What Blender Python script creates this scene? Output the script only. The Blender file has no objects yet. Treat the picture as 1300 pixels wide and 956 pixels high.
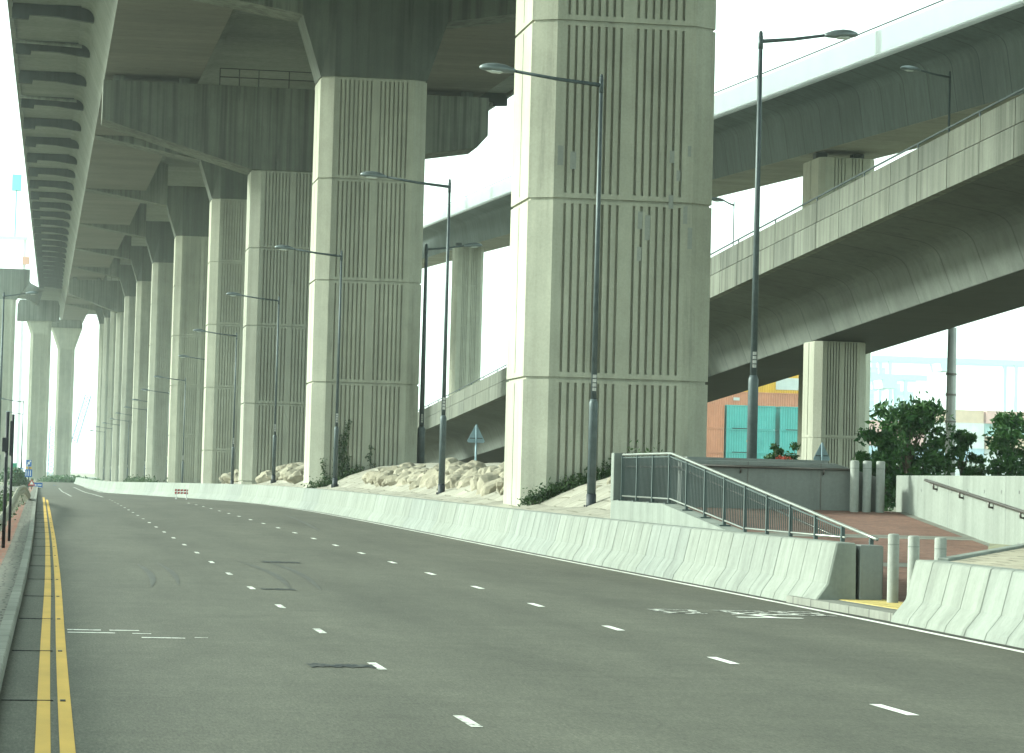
import bpy, math, random
from mathutils import Vector, Matrix
random.seed(7)
S = bpy.context.scene
C = S.collection
R = math.radians

# ---------------------------------------------------------------- camera
EYE = 1.7
F = 3600.0; PX, PY = 650.0, 433.5
def _ray(px, py): return Vector((px - PX, PY - py, -F))
def hor(px): return 614.0 + 0.026 * (px - 650.0)
_a = _ray(60, hor(60)); _b = _ray(1300, hor(1300))
_up = _b.cross(_a).normalized()
if _up.y < 0: _up = -_up
_fw = _a.normalized(); _rt = _fw.cross(_up)
ROT = Matrix((_rt, _fw, _up))            # camera axes -> world axes
def at(px, py, Y):
    d = ROT @ _ray(px, py); t = Y / d.y
    return Vector((d.x * t, Y, d.z * t + EYE))
cam = bpy.data.cameras.new('camera'); co = bpy.data.objects.new('camera', cam); C.objects.link(co)
co.matrix_world = Matrix.Translation((0, 0, EYE)) @ ROT.to_4x4()
cam.sensor_width = 36; cam.lens = F / 1300 * 36
cam.shift_y = -(478 - PY) / 1300.0
cam.clip_end = 9000; cam.clip_start = 0.1
S.camera = co

# ---------------------------------------------------------------- light and view
SUN_EL, SUN_AZ = R(24), R(-72)           # azimuth from +Y, clockwise
sd = Vector((math.sin(SUN_AZ) * math.cos(SUN_EL), math.cos(SUN_AZ) * math.cos(SUN_EL), math.sin(SUN_EL)))
sun = bpy.data.lights.new('sun', 'SUN'); sun.energy = 3.1; sun.angle = R(9); sun.color = (1, 0.975, 0.92)
so = bpy.data.objects.new('sun', sun); C.objects.link(so)
so.rotation_euler = sd.to_track_quat('Z', 'Y').to_euler()
W = bpy.data.worlds.new('World'); S.world = W; W.use_nodes = True
nt = W.node_tree; nt.nodes.clear()
out = nt.nodes.new('ShaderNodeOutputWorld'); bg = nt.nodes.new('ShaderNodeBackground')
sky = nt.nodes.new('ShaderNodeTexSky'); sky.sky_type = 'NISHITA'; sky.sun_disc = False
sky.sun_elevation = SUN_EL; sky.sun_rotation = SUN_AZ; sky.dust_density = 4; sky.air_density = 1.2
mx = nt.nodes.new('ShaderNodeMix'); mx.data_type = 'RGBA'; mx.inputs[0].default_value = 0.72
mx.inputs[7].default_value = (10.4, 11.7, 11.3, 1)
nt.links.new(sky.outputs[0], mx.inputs[6]); nt.links.new(mx.outputs[2], bg.inputs[0])
bg.inputs[1].default_value = 0.11
nt.links.new(bg.outputs[0], out.inputs[0])
V = S.view_settings
V.view_transform = 'Standard'; V.look = 'None'; V.gamma = 1; V.exposure = 1.3
V.use_curve_mapping = False
try:
    V.use_white_balance = True; V.white_balance_temperature = 6250; V.white_balance_tint = -8
except Exception: pass
S.cycles.use_denoising = True
S.cycles.max_bounces = 6; S.cycles.diffuse_bounces = 2; S.cycles.volume_bounces = 1
S.cycles.transparent_max_bounces = 12
S.cycles.caustics_reflective = False; S.cycles.caustics_refractive = False

# ---------------------------------------------------------------- materials
class NT:
    def __init__(s, name):
        s.m = bpy.data.materials.new(name); s.m.use_nodes = True
        s.t = s.m.node_tree; s.b = s.t.nodes['Principled BSDF']
        s.geo = s.t.nodes.new('ShaderNodeNewGeometry')
    def n(s, typ, **k):
        x = s.t.nodes.new(typ)
        for a, v in k.items(): setattr(x, a, v)
        return x
    def l(s, a, b): s.t.links.new(a, b)
    def pos(s, sx=1, sy=1, sz=1, obj=False):
        mp = s.n('ShaderNodeMapping'); mp.inputs['Scale'].default_value = (sx, sy, sz)
        if obj: s.l(s.n('ShaderNodeTexCoord').outputs['Object'], mp.inputs[0])
        else: s.l(s.geo.outputs['Position'], mp.inputs[0])
        return mp.outputs[0]
    def noise(s, vec, scale=1, detail=4, rough=.55):
        x = s.n('ShaderNodeTexNoise'); x.inputs['Scale'].default_value = scale
        x.inputs['Detail'].default_value = detail; x.inputs['Roughness'].default_value = rough
        s.l(vec, x.inputs['Vector']); return x.outputs['Fac']
    def ramp(s, fac, stops):
        x = s.n('ShaderNodeValToRGB'); e = x.color_ramp.elements
        while len(e) > 1: e.remove(e[-1])
        e[0].position = stops[0][0]; e[0].color = g4(stops[0][1])
        for p, c in stops[1:]:
            q = e.new(p); q.color = g4(c)
        s.l(fac, x.inputs[0]); return x.outputs[0]
    def mix(s, a, b, fac=1.0, mode='MULTIPLY'):
        x = s.n('ShaderNodeMix', data_type='RGBA', blend_type=mode)
        for v, i in ((fac, 0), (a, 6), (b, 7)):
            if hasattr(v, 'is_linked'): s.l(v, x.inputs[i])
            elif i == 0: x.inputs[0].default_value = v
            else: x.inputs[i].default_value = g4(v)
        return x.outputs[2]
    def math(s, op, a, b=None):
        x = s.n('ShaderNodeMath', operation=op)
        for v, i in ((a, 0), (b, 1)):
            if v is None: continue
            if hasattr(v, 'is_linked'): s.l(v, x.inputs[i])
            else: x.inputs[i].default_value = v
        return x.outputs[0]
    def sep(s, vec):
        x = s.n('ShaderNodeSeparateXYZ'); s.l(vec, x.inputs[0]); return x.outputs
    def lines(s, coord, period, width, dark=.5):
        """thin dark lines every period metres along one coordinate"""
        f = s.math('FRACT', s.math('DIVIDE', coord, period))
        d = s.math('ABSOLUTE', s.math('SUBTRACT', f, .5))
        w = width / period
        return s.ramp(d, [(0, dark), (w * .45, dark), (w, 1.0)])
    def done(s, col, rough=.85, bump=None, bstr=.3, bdist=.02, spec=.3):
        if hasattr(col, 'is_linked'): s.l(col, s.b.inputs['Base Color'])
        else: s.b.inputs['Base Color'].default_value = g4(col)
        s.b.inputs['Roughness'].default_value = rough
        s.b.inputs['Specular IOR Level'].default_value = spec
        if bump is not None:
            x = s.n('ShaderNodeBump'); x.inputs['Strength'].default_value = bstr; x.inputs['Distance'].default_value = bdist
            s.l(bump, x.inputs['Height']); s.l(x.outputs[0], s.b.inputs['Normal'])
        return s.m
def g4(c):
    if isinstance(c, (int, float)): return (c, c, c, 1)
    return (c[0], c[1], c[2], 1)

def concrete(name, base, streak=.75, axis=None, period=1.2, lw=.04, ldark=.6, patch=.8, rnd=True, grey=.82, stain=.55):
    m = NT(name)
    p = m.pos()
    big = m.ramp(m.noise(m.pos(.13, .13, .13), 1, 5), [(.3, patch), (.7, 1.08)])
    mid = m.ramp(m.noise(m.pos(1.1, 1.1, .9), 1, 6, .65), [(.25, .86), (.75, 1.08)])
    st = m.ramp(m.noise(m.pos(2.6, 2.6, .06), 1, 4, .6), [(.36, streak), (.58, 1.0), (1, 1.05)])
    dk = m.ramp(m.noise(m.pos(1.2, 1.2, .1), 1.3, 5, .7), [(.30, stain), (.42, 1.0)])
    fine = m.noise(m.pos(14, 14, 14), 1, 4, .7)
    c = m.mix(base, big); c = m.mix(c, mid); c = m.mix(c, st); c = m.mix(c, dk, .6)
    c = m.mix(c, m.ramp(fine, [(.3, .9), (.7, 1.06)]))
    if rnd:
        oi = m.n('ShaderNodeObjectInfo')
        c = m.mix(c, m.ramp(oi.outputs['Random'], [(0, (grey, grey * 1.0, grey * 1.0)), (.5, (.97, .96, .92)), (1, (1.03, 1.02, 1.0))]))
    if axis is not None:
        q = m.sep(p)[axis]
        c = m.mix(c, m.lines(q, period, lw, ldark))
        board = m.n('ShaderNodeTexWhiteNoise', noise_dimensions='1D')
        m.l(m.math('FLOOR', m.math('DIVIDE', m.math('ADD', q, period * .5), period)), board.inputs['W'])
        c = m.mix(c, m.ramp(board.outputs['Value'], [(0, .86), (1, 1.05)]))
    return m.done(c, .88, m.noise(m.pos(9, 9, 9), 1, 5, .7), .25, .015)

CON = (.37, .375, .335)
M = {}
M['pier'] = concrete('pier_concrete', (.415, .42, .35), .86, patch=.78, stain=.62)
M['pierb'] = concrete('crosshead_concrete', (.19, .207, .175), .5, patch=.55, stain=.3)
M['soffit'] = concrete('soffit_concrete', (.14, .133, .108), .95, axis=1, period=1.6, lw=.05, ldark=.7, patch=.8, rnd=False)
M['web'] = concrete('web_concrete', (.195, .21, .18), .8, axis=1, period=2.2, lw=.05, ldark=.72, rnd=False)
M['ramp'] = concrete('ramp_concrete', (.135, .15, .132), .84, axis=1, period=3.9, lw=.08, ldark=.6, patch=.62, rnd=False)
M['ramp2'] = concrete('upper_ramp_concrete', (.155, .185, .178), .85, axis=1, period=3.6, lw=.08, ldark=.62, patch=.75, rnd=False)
M['rib'] = concrete('shade_dark_rib_concrete', (.045, .055, .05), .7, patch=.8)  # shade under the cantilever is put into this near-black rib colour
M['dark_soffit'] = concrete('shade_dark_soffit_concrete', (.045, .05, .042), .95, axis=1, period=2.4, lw=.05, ldark=.6, rnd=False)  # deep shade below the lower ramp is painted into the base colour
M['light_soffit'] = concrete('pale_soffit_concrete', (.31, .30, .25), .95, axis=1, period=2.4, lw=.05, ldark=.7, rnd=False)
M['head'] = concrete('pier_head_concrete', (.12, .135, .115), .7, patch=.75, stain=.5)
M['panel'] = concrete('parapet_concrete', (.185, .20, .172), .6, patch=.8, grey=.84)
M['barrier'] = concrete('barrier_concrete', (.25, .272, .247), .8, patch=.87, grey=.9, stain=.6)
M['white_wall'] = concrete('pale_wall_concrete', (.245, .268, .238), .85, patch=.85, rnd=False, stain=.65)
M['grey_wall'] = concrete('wall_concrete', (.22, .235, .22), .9, patch=.8, rnd=False, stain=.7)
M['kerb'] = concrete('kerb_concrete', (.25, .255, .22), .9, axis=1, period=1.0, lw=.03, ldark=.45, rnd=False)

def asphalt():
    m = NT('asphalt')
    p = m.pos()
    fine = m.noise(m.pos(70, 70, 70), 1, 3, .8)
    big = m.ramp(m.noise(m.pos(.5, .09, 1), 1, 5, .6), [(.3, .78), (.7, 1.14)])
    mid = m.ramp(m.noise(m.pos(2.2, .5, 1), 1, 6, .7), [(.25, .86), (.75, 1.1)])
    ac = m.ramp(m.noise(m.pos(.25, 2.3, 1), 1, 4, .6), [(.3, .9), (.7, 1.05)])
    c = m.mix((.088, .087, .067), big); c = m.mix(c, mid); c = m.mix(c, ac)
    x = m.sep(p)[0]
    # slightly polished wheel tracks, two per lane
    tr = m.math('ABSOLUTE', m.math('SUBTRACT', m.math('FRACT', m.math('DIVIDE', m.math('ADD', x, .15), 1.85)), .5))
    c = m.mix(c, m.ramp(tr, [(0, .9), (.25, 1.0), (.5, 1.05)]), .8)
    crack = m.n('ShaderNodeTexVoronoi', feature='DISTANCE_TO_EDGE'); crack.inputs['Scale'].default_value = .16
    wob = m.n('ShaderNodeVectorMath', operation='ADD'); m.l(m.pos(1, .6, 1), wob.inputs[0])
    nn = m.n('ShaderNodeTexNoise'); nn.inputs['Scale'].default_value = .8; m.l(p, nn.inputs['Vector']); m.l(nn.outputs['Color'], wob.inputs[1])
    m.l(wob.outputs[0], crack.inputs['Vector'])
    c = m.mix(c, m.ramp(crack.outputs['Distance'], [(0, .72), (.004, 1.0)]), .5)
    c = m.mix(c, m.ramp(m.noise(m.pos(48, 7, 1), 1, 4, .8), [(.32, .62), (.5, 1), (.68, 1.42)]))
    c = m.mix(c, m.ramp(m.noise(m.pos(9, 1.6, 1), 1, 5, .75), [(.3, .88), (.7, 1.12)]))
    c = m.mix(c, m.ramp(fine, [(.3, .66), (.5, 1), (.72, 1.45)]))
    return m.done(c, .82, fine, .5, .006, .35)
M['asphalt'] = asphalt()
def worn(name, col, lo=.38, hi=.55, under=(.09, .09, .078)):
    m = NT(name)
    f = m.ramp(m.noise(m.pos(7, 3, 1), 1, 6, .8), [(lo, 0), (hi, 1)])
    c = m.mix(under, col, f, 'MIX')
    c = m.mix(c, m.ramp(m.noise(m.pos(1.5, .6, 1), 1, 4), [(.3, .8), (.7, 1.05)]))
    return m.done(c, .7)
M['white_paint'] = worn('white_road_paint', (.78, .78, .72), .25, .42)
M['tar_gutter'] = worn('gutter_grime', (.03, .031, .026), .4, .6, (.06, .06, .05))
M['faded_paint'] = worn('faded_white_paint', (.7, .7, .64), .44, .56)
M['dash_paint'] = worn('worn_dash_paint', (.68, .68, .62), .38, .5)
M['yellow_paint'] = worn('yellow_road_paint', (.60, .38, .075), .2, .4, (.4, .28, .08))
def plain(name, col, rough=.6, metal=0, var=.12, sc=3, spec=.4):
    m = NT(name)
    c = m.mix(col, m.ramp(m.noise(m.pos(sc, sc, sc), 1, 5, .65), [(.3, 1 - var), (.7, 1 + var)]))
    mm = m.done(c, rough, spec=spec); m.b.inputs['Metallic'].default_value = metal; return mm
M['tar'] = worn('tar_patch', (.014, .018, .022), .42, .55, (.075, .078, .07))
M['lamp_grey'] = plain('lamp_galvanised', (.075, .095, .10), .5, .25, .25, 4)
M['lamp_dark'] = plain('lamp_base_paint', (.022, .028, .035), .6)
M['lamp_head'] = plain('lamp_head_metal', (.17, .20, .205), .4, .3)
M['lens'] = plain('lamp_lens', (.6, .64, .62), .2, 0, .05)
M['sticker'] = plain('pole_sticker', (.42, .42, .4), .6, 0, .3, 12)
M['pole_concrete'] = concrete('mast_concrete', (.42, .43, .41), .6, patch=.8, rnd=False)
M['rail_green'] = plain('railing_paint', (.05, .068, .066), .5, .2)
M['steel'] = plain('handrail_steel', (.12, .11, .10), .35, .7)
M['railtop'] = plain('railing_top_steel', (.30, .31, .28), .35, .6)
M['black'] = plain('black_paint', (.012, .013, .018), .5)
M['bollard'] = concrete('bollard_paint', (.34, .36, .34), .8, patch=.85, grey=.9, stain=.8)
M['sign_back'] = plain('sign_back_metal', (.22, .30, .34), .5, .3)
M['tactile'] = plain('tactile_paving_yellow', (.46, .36, .12), .85, 0, .25, 8)
M['rust'] = plain('weathered_rail', (.36, .35, .28), .8, 0, .35, 9)
M['red'] = plain('red_paint', (.42, .05, .05), .6)
M['blue'] = plain('blue_sign', (.03, .13, .42), .5)
M['green_sign'] = plain('green_sign', (.02, .26, .16), .5)
M['white'] = plain('white_sign_paint', (.75, .75, .73), .5, 0, .05)
M['yellow'] = plain('yellow_sign_paint', (.75, .45, .05), .5)
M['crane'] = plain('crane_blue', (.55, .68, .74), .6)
M['boom'] = plain('boom_blue', (.10, .20, .34), .6)
M['cyan'] = plain('teal_paint', (.15, .55, .60), .6)
M['bark'] = plain('bark', (.10, .085, .06), .9, 0, .3, 8)
def leafmat(name, col, col2):
    m = NT(name)
    oi = m.noise(m.pos(3.1, 3.1, 3.1), 1, 3)
    c = m.ramp(oi, [(.35, col), (.65, col2)])
    m.done(c, .55, spec=.35)
    tr = m.n('ShaderNodeBsdfTranslucent'); m.l(c, tr.inputs[0])
    ms = m.n('ShaderNodeMixShader'); ms.inputs[0].default_value = .25
    o = m.t.nodes['Material Output']
    m.l(m.b.outputs[0], ms.inputs[1]); m.l(tr.outputs[0], ms.inputs[2]); m.l(ms.outputs[0], o.inputs[0])
    return m.m
M['leaf'] = leafmat('tree_leaf', (.018, .065, .018), (.07, .16, .035))
M['weed'] = leafmat('weed_leaf', (.022, .050, .016), (.055, .10, .03))
M['hedge'] = leafmat('hedge_leaf', (.05, .11, .05), (.09, .16, .07))
M['flower'] = plain('red_blossom', (.55, .09, .06), .6)
def stone():
    m = NT('pale_stone')
    c = m.mix((.31, .29, .23), m.ramp(m.noise(m.pos(2.2, 2.2, 2.2), 1, 6, .65), [(.25, .66), (.7, 1.1)]))
    oi = m.n('ShaderNodeObjectInfo')
    c = m.mix(c, m.ramp(oi.outputs['Random'], [(0, (.82, .8, .76)), (1, (1.06, 1.04, 1))]))
    return m.done(c, .9, m.noise(m.pos(6, 6, 6), 1, 6, .7), .6, .05)
M['stone'] = stone()
def paving(name, base, bw, bh, mortar, tint2, msz=.02, scx=1.0):
    m = NT(name)
    b = m.n('ShaderNodeTexBrick'); b.offset = .5
    b.inputs['Scale'].default_value = 1; b.inputs['Brick Width'].default_value = bw; b.inputs['Row Height'].default_value = bh
    b.inputs['Mortar Size'].default_value = msz; b.inputs['Mortar Smooth'].default_value = .3
    b.inputs['Color1'].default_value = g4(base); b.inputs['Color2'].default_value = g4(tint2); b.inputs['Mortar'].default_value = g4(mortar)
    n0 = m.n('ShaderNodeTexNoise'); n0.inputs['Scale'].default_value = .9; m.l(m.pos(), n0.inputs['Vector'])
    ad = m.n('ShaderNodeVectorMath', operation='MULTIPLY_ADD'); ad.inputs[1].default_value = (.25, .25, 0)
    m.l(n0.outputs['Color'], ad.inputs[0]); m.l(m.pos(), ad.inputs[2])
    m.l(ad.outputs[0], b.inputs['Vector'])
    c = m.mix(b.outputs['Color'], m.ramp(m.noise(m.pos(.7, .7, .7), 1, 5, .6), [(.3, .78), (.7, 1.08)]))
    c = m.mix(c, m.ramp(m.noise(m.pos(11, 11, 11), 1, 5, .7), [(.3, .8), (.7, 1.1)]))
    c = m.mix(c, m.ramp(m.noise(m.pos(3, 24, 1), 1, 4, .7), [(.3, .8), (.7, 1.16)]))
    return m.done(c, .9, b.outputs['Fac'], -.5, .02)
M['bank'] = paving('pitched_stone', (.36, .345, .285), .9, 1.5, (.17, .16, .12), (.30, .285, .235), .03)
M['pavers'] = paving('sandstone_pavers', (.42, .38, .29), .62, .62, (.13, .12, .09), (.36, .33, .25), .03)
M['brick'] = paving('red_brick_paving', (.25, .14, .105), .22, .11, (.20, .15, .12), (.19, .105, .085), .008)
M['sidewalk'] = paving('grey_block_paving', (.16, .165, .14), .3, .3, (.07, .07, .06), (.20, .19, .16), .02)
M['redstrip'] = paving('red_block_strip', (.30, .13, .09), .3, .5, (.2, .17, .14), (.25, .12, .085), .03)
def dirt():
    m = NT('terrain_ground')
    c = m.ramp(m.noise(m.pos(.05, .05, .05), 1, 8, .6), [(.35, (.16, .17, .11)), (.65, (.26, .24, .18))])
    c = m.mix(c, m.ramp(m.noise(m.pos(2, 2, 2), 1, 6, .7), [(.3, .7), (.7, 1.2)]))
    return m.done(c, .95)
M['dirt'] = dirt()
def boxmat(name, col):
    m = NT(name)
    c = m.mix(col, m.ramp(m.noise(m.pos(.5, .5, .35), 1, 6, .65), [(.3, .82), (.7, 1.08)]))
    return m.done(c, .55)
for k, c in dict(teal=(.13, .44, .42), orange=(.60, .26, .16), pink=(.62, .30, .24), yellow_box=(.72, .42, .05), blue_box=(.06, .20, .38),
                 red_box=(.45, .09, .08), white_box=(.62, .64, .62), brown=(.30, .13, .09), green_box=(.05, .25, .17), rose=(.55, .16, .17)).items():
    M[k] = boxmat('container_' + k, c)
for k, c in dict(hazed_rose=(.72, .47, .44), hazed_teal=(.48, .68, .70), hazed_white=(.74, .76, .76), hazed_blue=(.50, .64, .74), hazed_orange=(.72, .55, .42)).items():  # distance haze is mixed into these colours of the far stacks
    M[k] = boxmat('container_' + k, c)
def parapet2():
    m = NT('white_parapet')
    c = m.mix((.90, .89, .87), m.ramp(m.noise(m.pos(.3, .3, .3), 1, 4), [(.3, .94), (.7, 1.04)]))
    m.done(c, .4)
    tl = m.n('ShaderNodeBsdfTranslucent'); m.l(c, tl.inputs[0])
    tp = m.n('ShaderNodeBsdfTransparent'); tp.inputs[0].default_value = (1, 1, 1, 1)
    a = m.n('ShaderNodeMixShader'); a.inputs[0].default_value = .6; m.l(m.b.outputs[0], a.inputs[1]); m.l(tl.outputs[0], a.inputs[2])
    b = m.n('ShaderNodeMixShader'); b.inputs[0].default_value = .45; m.l(a.outputs[0], b.inputs[1]); m.l(tp.outputs[0], b.inputs[2])
    m.l(b.outputs[0], m.t.nodes['Material Output'].inputs[0])
    return m.m
M['white_parapet'] = parapet2()
M['joint_dark'] = plain('bearing_and_gap_shade', (.05, .055, .05), .9)  # dark ramp bearings, also the painted shade in gaps between containers

# ---------------------------------------------------------------- mesh helpers
class MB:
    def __init__(s): s.v = []; s.f = []
    def add(s, vs, fs):
        o = len(s.v); s.v += [tuple(v) for v in vs]; s.f += [tuple(i + o for i in f) for f in fs]; return s
    def box(s, x0, x1, y0, y1, z0, z1):
        return s.add([(x0,y0,z0),(x1,y0,z0),(x1,y1,z0),(x0,y1,z0),(x0,y0,z1),(x1,y0,z1),(x1,y1,z1),(x0,y1,z1)],
                     [(0,3,2,1),(4,5,6,7),(0,1,5,4),(1,2,6,5),(2,3,7,6),(3,0,4,7)])
    def loft(s, rings, cap=True, closed=True):
        n = len(rings[0]); vs = [p for r in rings for p in r]; fs = []
        for k in range(len(rings) - 1):
            for i in range(n if closed else n - 1):
                j = (i + 1) % n
                fs.append((k*n+i, k*n+j, (k+1)*n+j, (k+1)*n+i))
        if cap and closed: fs += [tuple(range(n))[::-1], tuple((len(rings)-1)*n + i for i in range(n))]
        return s.add(vs, fs)
    def prism(s, poly, z0, z1): return s.loft([[(x,y,z0) for x,y in poly], [(x,y,z1) for x,y in poly]])
    def yprism(s, poly, y0, y1, dz=0): return s.loft([[(x,y0,z) for x,z in poly], [(x,y1,z+dz) for x,z in poly]])
    def tube(s, pts, rad, n=8, cap=True):
        rings = []
        pts = [Vector(p) for p in pts]
        rr = rad if isinstance(rad, (list, tuple)) else [rad] * len(pts)
        prev = None
        for i, p in enumerate(pts):
            d = (pts[min(i+1, len(pts)-1)] - pts[max(i-1, 0)]).normalized()
            if prev is None:
                u = d.orthogonal().normalized()
            else: u = (prev - d * prev.dot(d)).normalized()
            prev = u; w = d.cross(u)
            rings.append([p + (u*math.cos(a) + w*math.sin(a)) * rr[i] for a in [2*math.pi*k/n for k in range(n)]])
        return s.loft(rings, cap)
    def build(s, name, mat, parent=None, smooth=False, loc=None, bevel=0):
        me = bpy.data.meshes.new(name); me.from_pydata(s.v, [], s.f); me.validate(); me.update()
        import bmesh
        bm = bmesh.new(); bm.from_mesh(me); bmesh.ops.recalc_face_normals(bm, faces=bm.faces); bm.to_mesh(me); bm.free()
        me.materials.append(M[mat] if isinstance(mat, str) else mat)
        if smooth:
            for p in me.polygons: p.use_smooth = True
        o = bpy.data.objects.new(name, me); C.objects.link(o)
        if parent: o.parent = parent
        if loc: o.location = loc
        if bevel:
            b = o.modifiers.new('bevel', 'BEVEL'); b.width = bevel; b.segments = 2; b.limit_method = 'ANGLE'
        return o
def tag(o, label=None, cat=None, group=None, kind=None):
    for k, v in (('label', label), ('category', cat), ('group', group), ('kind', kind)):
        if v: o[k] = v
    return o
def thing(name, label, cat, loc=(0,0,0), rz=0, group=None):
    o = bpy.data.objects.new(name, None); C.objects.link(o); o.location = loc; o.rotation_euler = (0,0,rz)
    o.empty_display_size = .2
    return tag(o, label, cat, group)
def struct(o): o['kind'] = 'structure'; return o
def copy_tree(o, parent=None):
    c = o.copy(); C.objects.link(c); c.parent = parent
    for ch in [k for k in KIDS(o)]: copy_tree(ch, c)
    return c
def KIDS(o): return [k for k in bpy.data.objects if k.parent == o]
def lerp(tab, y):
    if y <= tab[0][0]: return tab[0][1]
    for (a, va), (b, vb) in zip(tab, tab[1:]):
        if y <= b:
            t = (y - a) / (b - a); t = t*t*(3-2*t) if False else t
            return va + (vb - va) * t
    return tab[-1][1]
def smooth_tab(tab, w=10):
    return lambda y: sum(lerp(tab, y + d) for d in (-w, -w*.5, 0, w*.5, w)) / 5
zr = smooth_tab([(-60, 0), (40, 0), (60, .05), (80, .14), (105, .25), (135, .33), (155, .34), (200, .2), (244, .02), (300, 0), (1200, 0)])
xb0 = smooth_tab([(-60, 9.6), (24, 10.6), (30, 10.85), (37, 11.1), (48, 11.3), (75, 11.4), (120, 11.4), (141, 11.0), (165, 9.9), (190, 8.0), (248, 4.9), (340, 4.4), (900, 2)], 3)
xk = smooth_tab([(-60, -.3), (25, -.30), (44, -.26), (68, -.27), (120, -.40), (200, -.6), (300, -.9), (900, -4)], 6)

# ---------------------------------------------------------------- ground
def sheet(name, mat, ys, left, right, zf, nx=2, parent=None):
    m = MB(); vs = []; fs = []
    for y in ys:
        a, b = left(y), right(y)
        for i in range(nx):
            x = a + (b - a) * i / (nx - 1); vs.append((x, y, zf(x, y)))
    for k in range(len(ys) - 1):
        for i in range(nx - 1):
            q = k*nx + i; fs.append((q, q+1, q+nx+1, q+nx))
    return m.add(vs, fs).build(name, mat, parent)
def frange(a, b, st):
    r = []; y = a
    while y < b - 1e-6: r.append(y); y += st
    return r + [b]
gx = [-4000, -800, -200, -60, -20, -5, 5, 12.6, 13.5, 17.4, 18.6, 25, 60, 200, 800, 4000]
gy = [-300, -50, 0, 20, 34, 35, 40, 60, 100, 200, 400, 900, 2000, 7000]
def gz(x, y):
    if x > 17.2: return .95
    return -.14
m = MB(); m.add([(x, y, gz(x, y)) for y in gy for x in gx], [(j*len(gx)+i, j*len(gx)+i+1, (j+1)*len(gx)+i+1, (j+1)*len(gx)+i) for j in range(len(gy)-1) for i in range(len(gx)-1)])
struct(m.build('ground', 'dirt'))
YS = frange(-60, 380, 4) + frange(390, 900, 20)
struct(sheet('road', 'asphalt', YS, lambda y: xk(y), lambda y: xb0(y) + .35, lambda x, y: zr(y), 3))
def strip(name, mat, y0, y1, xf, w, lift=.004, st=3):
    return struct(sheet(name, mat, frange(y0, y1, st), lambda y: xf(y) - w/2, lambda y: xf(y) + w/2, lambda x, y: zr(y) + lift))
strip('yellow_line', 'yellow_paint', 5, 152, lambda y: xk(y) + .33, .095)
strip('yellow_line', 'yellow_paint', 5, 140, lambda y: xk(y) + .48 + max(0, 60 - y) * .0, .095)
strip('gutter', 'tar_gutter', 5, 330, lambda y: xb0(y) - .06, .14, .003)
strip('edge_line', 'white_paint', 5, 330, lambda y: xb0(y) - .22, .11)
xA = smooth_tab([(0, 2.95), (26, 3.03), (60, 3.2), (150, 3.22), (244, 3.2), (400, 2.9)], 4)
xB = smooth_tab([(0, 6.5), (27, 6.66), (45, 6.9), (80, 7.0), (134, 6.95), (160, 6.6), (400, 6)], 4)
mA = MB(); mB_ = MB()
def dash(m, xf, y, L=1.0, w=.095, lift=.005):
    vs = [(xf(y)-w/2, y, zr(y)+lift), (xf(y)+w/2, y, zr(y)+lift), (xf(y+L)+w/2, y+L, zr(y+L)+lift), (xf(y+L)-w/2, y+L, zr(y+L)+lift)]
    m.add(vs, [(0,1,2,3)])
for k in range(-3, 22): dash(mA, xA, 25.4 + 5.8*k, .95, .085)
for k in range(-3, 20): dash(mB_, xB, 27.0 + 5.9*k, 1.05, .10)
struct(mA.build('lane_line', 'dash_paint')); struct(mB_.build('lane_line', 'white_paint'))
strip('lane_line', 'faded_paint', 165, 330, lambda y: xA(y), .16, .005)
strip('lane_line', 'faded_paint', 165, 300, lambda y: 1.4 - (y - 165) * .001, .12, .005)
# gutter joints
m = MB()
for k in range(-2, 14):
    y = 27.3 + 5.9*k; x = xk(y)
    m.box(x + .02, x + .40, y, y + .025, zr(y) + .001, zr(y) + .009)
    m.box(x + .45, x + .49, y - .05, y + .07, zr(y) + .001, zr(y) + .010)
struct(m.build('gutter_joint', 'tar'))
# ragged tar patches across the lanes, and skid marks
def ragged(name, x0, x1, y0, y1, mat='tar', n=26, lift=.0065):
    m = MB(); top = []; bot = []
    for i in range(n + 1):
        x = x0 + (x1 - x0) * i / n; e = 1 if 0 < i < n else .15
        top.append((x, y1 - random.random() * (y1 - y0) * .38 * e, 0)); bot.append((x, y0 + random.random() * (y1 - y0) * .38 * e, 0))
    vs = [(x, y, zr(y) + lift) for x, y, _ in bot] + [(x, y, zr(y) + lift) for x, y, _ in top]
    m.add(vs, [(i, i+1, n+2+i, n+1+i) for i in range(n)])
    return struct(m.build(name, mat))
ragged('tar_patch', 2.40, 3.0, 25.55, 26.15)
ragged('tar_patch', 3.25, 3.75, 42.6, 43.3)
ragged('tar_patch', 4.2, 4.95, 55.2, 56.2)
def skid(x0, y0, x1, y1, w=.13, bend=.2):
    m = MB(); n = 10; vs = []
    for i in range(n + 1):
        t = i / n; x = x0 + (x1-x0)*t + bend*math.sin(t*math.pi); y = y0 + (y1-y0)*t; ww = w * math.sin(math.pi * (t*.9 + .05))
        vs += [(x - ww/2, y, zr(y) + .0045), (x + ww/2, y, zr(y) + .0045)]
    m.add(vs, [(2*i, 2*i+1, 2*i+3, 2*i+2) for i in range(n)])
    return struct(m.build('skid_mark', 'skid'))
M['skid'] = worn('skid_rubber', (.070, .071, .060), .5, .75, (.086, .088, .077))
skid(3.7, 43, 3.75, 56); skid(4.15, 43, 4.3, 57); skid(1.6, 43, 1.7, 53, .12, .12); skid(2.05, 44, 2.1, 54, .1, .1); skid(7.9, 82, 9.2, 112, .16, .1)
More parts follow.
